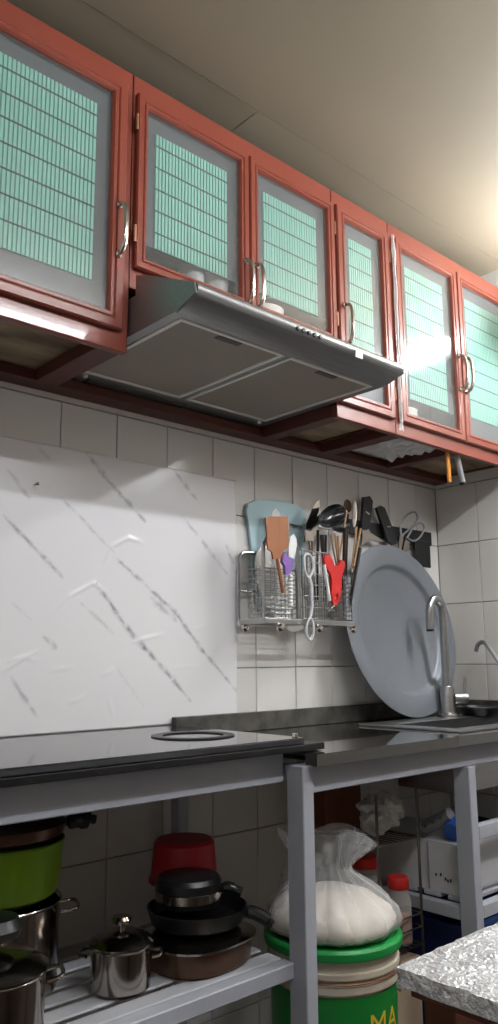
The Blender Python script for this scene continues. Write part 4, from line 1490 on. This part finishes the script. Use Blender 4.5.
def basket(x0, x1, y0, y1, z0, z1, step, vertical):
    mb = MB()
    z = z0
    while z <= z1 + 1e-5:
        mb.tube([(x0, y0, z), (x1, y0, z), (x1, y1, z), (x0, y1, z)], 0.0013 if not (abs(z - z1) < step * .6) else 0.002, 5, closed=True)
        z += step
    n = max(2, int((x1 - x0) / (0.010 if vertical else 0.03)))
    for k in range(n + 1):
        x = x0 + (x1 - x0) * k / n
        for y in (y0, y1):
            mb.tube([(x, y, z0), (x, y, z1)], 0.0013, 5)
        mb.tube([(x, y0, z0), (x, y1, z0)], 0.0013, 5)
    for k in range(5):
        y = y0 + (y1 - y0) * k / 4
        mb.tube([(x0, y, z0), (x0, y, z1)], 0.0013, 5)
        mb.tube([(x1, y, z0), (x1, y, z1)], 0.0013, 5)
    mb.build('wire_basket', 'steel', rk)


basket(xa + 0.012, 1.478, YA + 0.014, YBk - 0.028, zb0 + 0.016, 1.276, 0.0125, False)
basket(1.492, 1.598, YA + 0.004, YBk - 0.010, zb0 + 0.016, 1.325, 0.030, True)
basket(1.606, 1.688, YA + 0.004, YBk - 0.010, zb0 + 0.016, 1.268, 0.0130, True)

# pale blue cutting board against the wall
S6 = 80 / 498.0
z6 = lambda L: [(235 + x * S6, 490 + y * S6) for x, y in L]
z5 = lambda L: [(300 + x * S6, 490 + y * S6) for x, y in L]
cb = thing('cutting_board', 'pale blue plastic cutting board standing behind the utensil rack', 'cutting board', at(262, 610, y=-0.012))
poly('board', z6([(105, 380), (85, 200), (72, 130), (82, 85), (130, 62), (210, 58), (310, 72), (395, 98), (430, 130), (445, 200), (440, 300), (420, 520), (330, 740), (150, 740), (110, 480)]),
     -0.012, 0.008, 'blue_board', cb, hole=z6([(335, 212), (345, 205), (415, 225), (422, 240), (410, 252), (345, 238)]))
# white oval plate slotted between the loops
pl = thing('oval_plate', 'white oval plate slotted in the left part of the utensil rack', 'plate', at(285, 625, y=-0.04))
P = []
cpt = at(280, 589, y=-0.034)
rot = math.radians(-36)
mb = MB()
oval([(0.0, 0), (0.002, 0.002), (-0.004, 0.004), (-0.03, 0.002), (-0.05, 0.002)], 0.070, 0.128, 0, Vector((0, 0, 0)), mb, 40, 2.0)
Mx = Matrix.Translation((cpt.x + 0.002, -0.034, cpt.z)) @ Matrix.Rotation(rot, 4, 'Y') @ Matrix.Rotation(math.pi / 2, 4, 'X')
for v in mb.bm.verts:
    v.co = Mx @ v.co
mb.build('plate_body', 'ceramic', pl)


def utensil(name, label, cat, base, y):
    return thing(name, label, cat, at(*base, y=y), 'utensils in the wall rack')


# brown wooden spatula
us = utensil('wooden_spatula', 'brown wooden spatula with flat head standing up in the left basket', 'spatula', (275, 605), -0.075)
poly('blade', z6([(192, 172), (225, 164), (330, 164), (335, 270), (330, 360), (300, 385), (285, 430), (240, 430), (230, 385), (205, 365), (200, 270)]), -0.134, 0.005, 'wood', us)
loop_px(z6([(262, 420), (285, 560), (300, 640)]), -0.1315, 0.0045, 'handle', 'wood', us, closed=False)
# white pointed spatula behind it
us = utensil('white_spatula', 'white pointed plastic scraper peeking above the wooden spatula', 'scraper', (276, 560), -0.046)
poly('blade', z6([(225, 180), (232, 135), (252, 112), (275, 135), (290, 175), (285, 330), (235, 330)]), -0.048, 0.003, 'white_plastic', us)
loop_px(z6([(260, 320), (262, 480), (265, 700)]), -0.0465, 0.004, 'handle', 'white_plastic', us, closed=False)
# white round ladle behind right
us = utensil('rice_ladle', 'white plastic rice ladle behind the purple-handled brush', 'ladle', (293, 600), -0.056)
poly('blade', z6([(345, 290), (365, 275), (382, 300), (386, 340), (375, 400), (352, 450), (340, 450), (335, 360)]), -0.129, 0.004, 'white_plastic', us)
loop_px(z6([(345, 440), (340, 560), (338, 560)]), -0.127, 0.004, 'handle', 'white_plastic', us, closed=False)
# purple handled brush
us = utensil('dish_brush', 'white dish brush with purple grip in the left basket', 'brush', (290, 608), -0.086)
poly('grip', z6([(300, 400), (315, 390), (335, 415), (360, 425), (362, 470), (345, 525), (315, 525), (312, 470), (295, 445)]), -0.1375, 0.009, 'purple', us)
mb = MB()
for k in range(9):
    a = at(*z6([(344, 540 + k * 22)])[0], y=-0.131)
    mb.lathe([(0, -0.005), (0.006, -0.004), (0.0075, 0), (0.006, 0.004), (0, 0.005)], a, 10)
mb.build('bristle_head', 'white_plastic', us)
# steel tongs/opener with two loops, hooked on the front
us = utensil('loop_tongs', 'long pale steel tool with a loop at each end hooked over the rack front', 'tongs', (310, 640), -0.128)
ytg = -0.130
loop_px(z6([(428, 420), (440, 402), (462, 402), (480, 430), (487, 480), (475, 525), (458, 545), (440, 520), (430, 470)]), ytg, 0.0035, 'upper_loop', 'white_box', us)
loop_px(z6([(462, 545), (475, 600), (474, 660), (478, 720), (468, 790)]), ytg, 0.0048, 'shank', 'white_box', us, closed=False)
loop_px(z6([(466, 790), (450, 830), (442, 880), (455, 925), (472, 930), (488, 890), (486, 830)]), ytg, 0.0035, 'lower_loop', 'white_box', us)
# red peeler + its white tube
us = utensil('red_tongs', 'red plastic forked handle leaning in the middle basket', 'tongs', (335, 605), -0.112)
yq = -0.122
poly('handle', z5([(152, 420), (168, 400), (188, 408), (205, 440), (215, 470), (240, 468), (258, 435), (278, 445), (280, 470), (272, 510), (262, 540), (258, 600), (248, 690), (225, 720), (205, 705), (198, 640), (200, 560), (190, 520), (170, 490), (155, 455)]),
     yq, 0.008, 'red', us, hole=z5([(225, 650), (238, 640), (240, 665), (232, 682), (222, 680)]))
us = utensil('white_tube_peeler', 'slim white cylindrical handle beside the red tool', 'peeler', (331, 603), -0.128)
pa, pb = at(*z5([(150, 465)])[0], y=-0.126), at(*z5([(185, 690)])[0], y=-0.126)
MB().tube([pa, pb], 0.0045, 12).build('handle', 'white_plastic', us)
MB().tube([pb, pb + (pb - pa).normalized() * 0.012], 0.003, 10).build('tip', 'potsteel', us)


def scoop(label, name, head_px, rx, rz, neck, foot, y, material, tilt=0.4, bowl=True, hm=None):
    us = utensil(name, label, 'ladle' if bowl else 'spoon', foot, y)
    c = at(*head_px, y=y)
    mb = MB()
    prof = [(0, -0.4), (0.5, -0.33), (0.85, -0.12), (1, 0.1), (0.97, 0.1), (0.8, -0.09), (0.45, -0.28), (0, -0.34)]
    Mx = Matrix.Translation(c) @ Matrix.Rotation(tilt, 4, 'Y') @ Matrix.Rotation(math.pi / 2, 4, 'X') @ Matrix.Diagonal((rx, rz, rx * (0.9 if bowl else 0.35), 1))
    mb.lathe(prof, (0, 0, 0), 24, Mx)
    mb.build('bowl', material, us)
    loop_px([neck, ((neck[0] + foot[0]) / 2, (neck[1] + foot[1]) / 2), foot], y + 0.002, 0.0036, 'handle', hm or material, us, closed=False)


scoop('large dark steel ladle with its bowl facing out in the middle basket', 'ladle', (331, 516), 0.062, 0.030, (318, 530), (317, 600), -0.092, 'gun', -0.42)
scoop('black skimmer under the large dark ladle', 'skimmer', (340, 524), 0.042, 0.026, (326, 535), (324, 602), -0.072, 'black', -0.2)
scoop('steel spoon standing highest beside the knife', 'spoon', (354.5, 514), 0.011, 0.042, (356, 528), (352, 600), -0.070, 'potsteel', 0.1, False)
scoop('copper-toned spoon behind the steel spoon', 'spoon', (347.5, 506), 0.018, 0.020, (348, 514), (345, 600), -0.055, 'copper', 0.1, False)
scoop('large grey spoon low beside the tray', 'spoon', (356, 563), 0.015, 0.028, (353, 575), (349, 608), -0.080, 'steel_dark', 0.45, False)
# two steel turners at the left of the ladle
for lab, pts, y in (('tall bright steel turner blade left of the dark ladle', [(18, 330), (40, 210), (80, 110), (112, 62), (124, 70), (118, 130), (92, 200), (70, 260), (45, 320)], -0.064),
                    ('curved steel turner behind the dark ladle', [(48, 300), (70, 220), (110, 160), (150, 140), (160, 165), (125, 200), (100, 260), (90, 320), (60, 325)], -0.050)):
    us = utensil('steel_turner', lab, 'turner', (312, 600), y)
    poly('blade', z5(pts), y, 0.002, 'potsteel', us)
    loop_px([(308 if y < -.06 else 311, 541), (312, 570), (315, 600)], y + 0.001, 0.004, 'handle', 'potsteel', us, closed=False)
# chopsticks
for k, (x0, y0, x1, y1) in enumerate(((190, 280, 225, 460), (215, 270, 240, 470), (290, 130, 240, 460), (235, 285, 250, 500), (352, 230, 330, 420), (378, 240, 345, 420))):
    y = -0.060 - 0.007 * k
    us = utensil('chopstick', ['short pale chopstick leftmost in the middle basket', 'pale chopstick second from the left in the middle basket', 'long slanting pale chopstick rising above the red tool',
                               'pale chopstick just behind the red fork', 'thin wooden stick left of the upright knife', 'wooden stick nearest the upright knife'][k], 'chopstick', z5([(x1, y1)])[0], y)
    pa, pb = at(*z5([(x0, y0)])[0], y=y), at(*z5([(x1, y1)])[0], y=y)
    pb = pa + (pb - pa) * 1.3
    MB().tube([pa, pb], [0.0032, 0.0022], 8).build('stick', 'wood_pale', us)
for lab, x0, y0, x1, y1, y in (('black utensil handle between the chopsticks and the steel spoon', 345, 528, 343, 590, -0.100), ('dark handle nearest the tray in the right basket', 360, 548, 350, 606, -0.094),
                               ('black handle just left of the chopsticks', 322, 535, 325, 590, -0.104)):
    us = utensil('black_spatula', lab, 'spatula', (x1, y1), y)
    pa, pb = at(x0, y0, y=y), at(x1, y1, y=y)
    MB().tube([pa, pa.lerp(pb, 0.3), pb], [0.0062, 0.005, 0.0035], 8).build('handle', 'black', us)
# whisk wires at the bottom of the red tool
us = utensil('whisk', 'small dark wire whisk head down under the red tool', 'whisk', (333, 610), -0.124)
for k in range(4):
    dxk = -22 + 14 * k
    loop_px(z5([(215, 715), (205 + dxk, 750), (200 + dxk, 790), (208, 800)]), -0.125, 0.0012, 'wire', 'steel_dark', us, closed=False)

# ------------------------------------------------------------------ fluorescent lamps
def tube_lamp(label, p0, p1, power, side):
    p0, p1, side = Vector(p0), Vector(p1), Vector(side)
    d = (p1 - p0).normalized()
    c = (p0 + p1) / 2
    t = thing('tube_lamp', label, 'lamp', c)
    em = bpy.data.materials.new('fluorescent_tube')
    em.use_nodes = True
    b = em.node_tree.nodes['Principled BSDF']
    b.inputs['Base Color'].default_value = (0.9, 0.9, 0.9, 1)
    b.inputs['Emission Color'].default_value = (0.935, 0.965, 1.0, 1)
    b.inputs['Emission Strength'].default_value = power
    MB().tube([p0, p1], 0.014, 12).build('tube', em, t)
    gap = (XR - c.x) if side.x else (ZC - c.z - 0.006)
    w = side.cross(d)

    def slab(a, b_, s0, s1, hw):
        """box from a to b_ along the tube, between s0 and s1 towards the fixing surface"""
        P = [a + side * s0 - w * hw, a + side * s0 + w * hw, a + side * s1 + w * hw, a + side * s1 - w * hw]
        return MB().prism(P, b_ - a)
    slab(p0 - d * 0.03, p1 + d * 0.03, 0.026, gap - 0.002, 0.02).build('housing', 'lamp_body', t, smooth=False)
    slab(p0 - d * 0.024, p0 + d * 0.004, -0.018, 0.0255, 0.018).build('end_holder', 'lamp_body', t, smooth=False)
    slab(p1 - d * 0.004, p1 + d * 0.024, -0.018, 0.0255, 0.018).build('end_holder', 'lamp_body', t, smooth=False)


tube_lamp('long bare fluorescent tube lamp high on the right wall past the frame', *TUBES[0])
tube_lamp('bare fluorescent tube lamp on the ceiling behind the viewer', *TUBES[1])
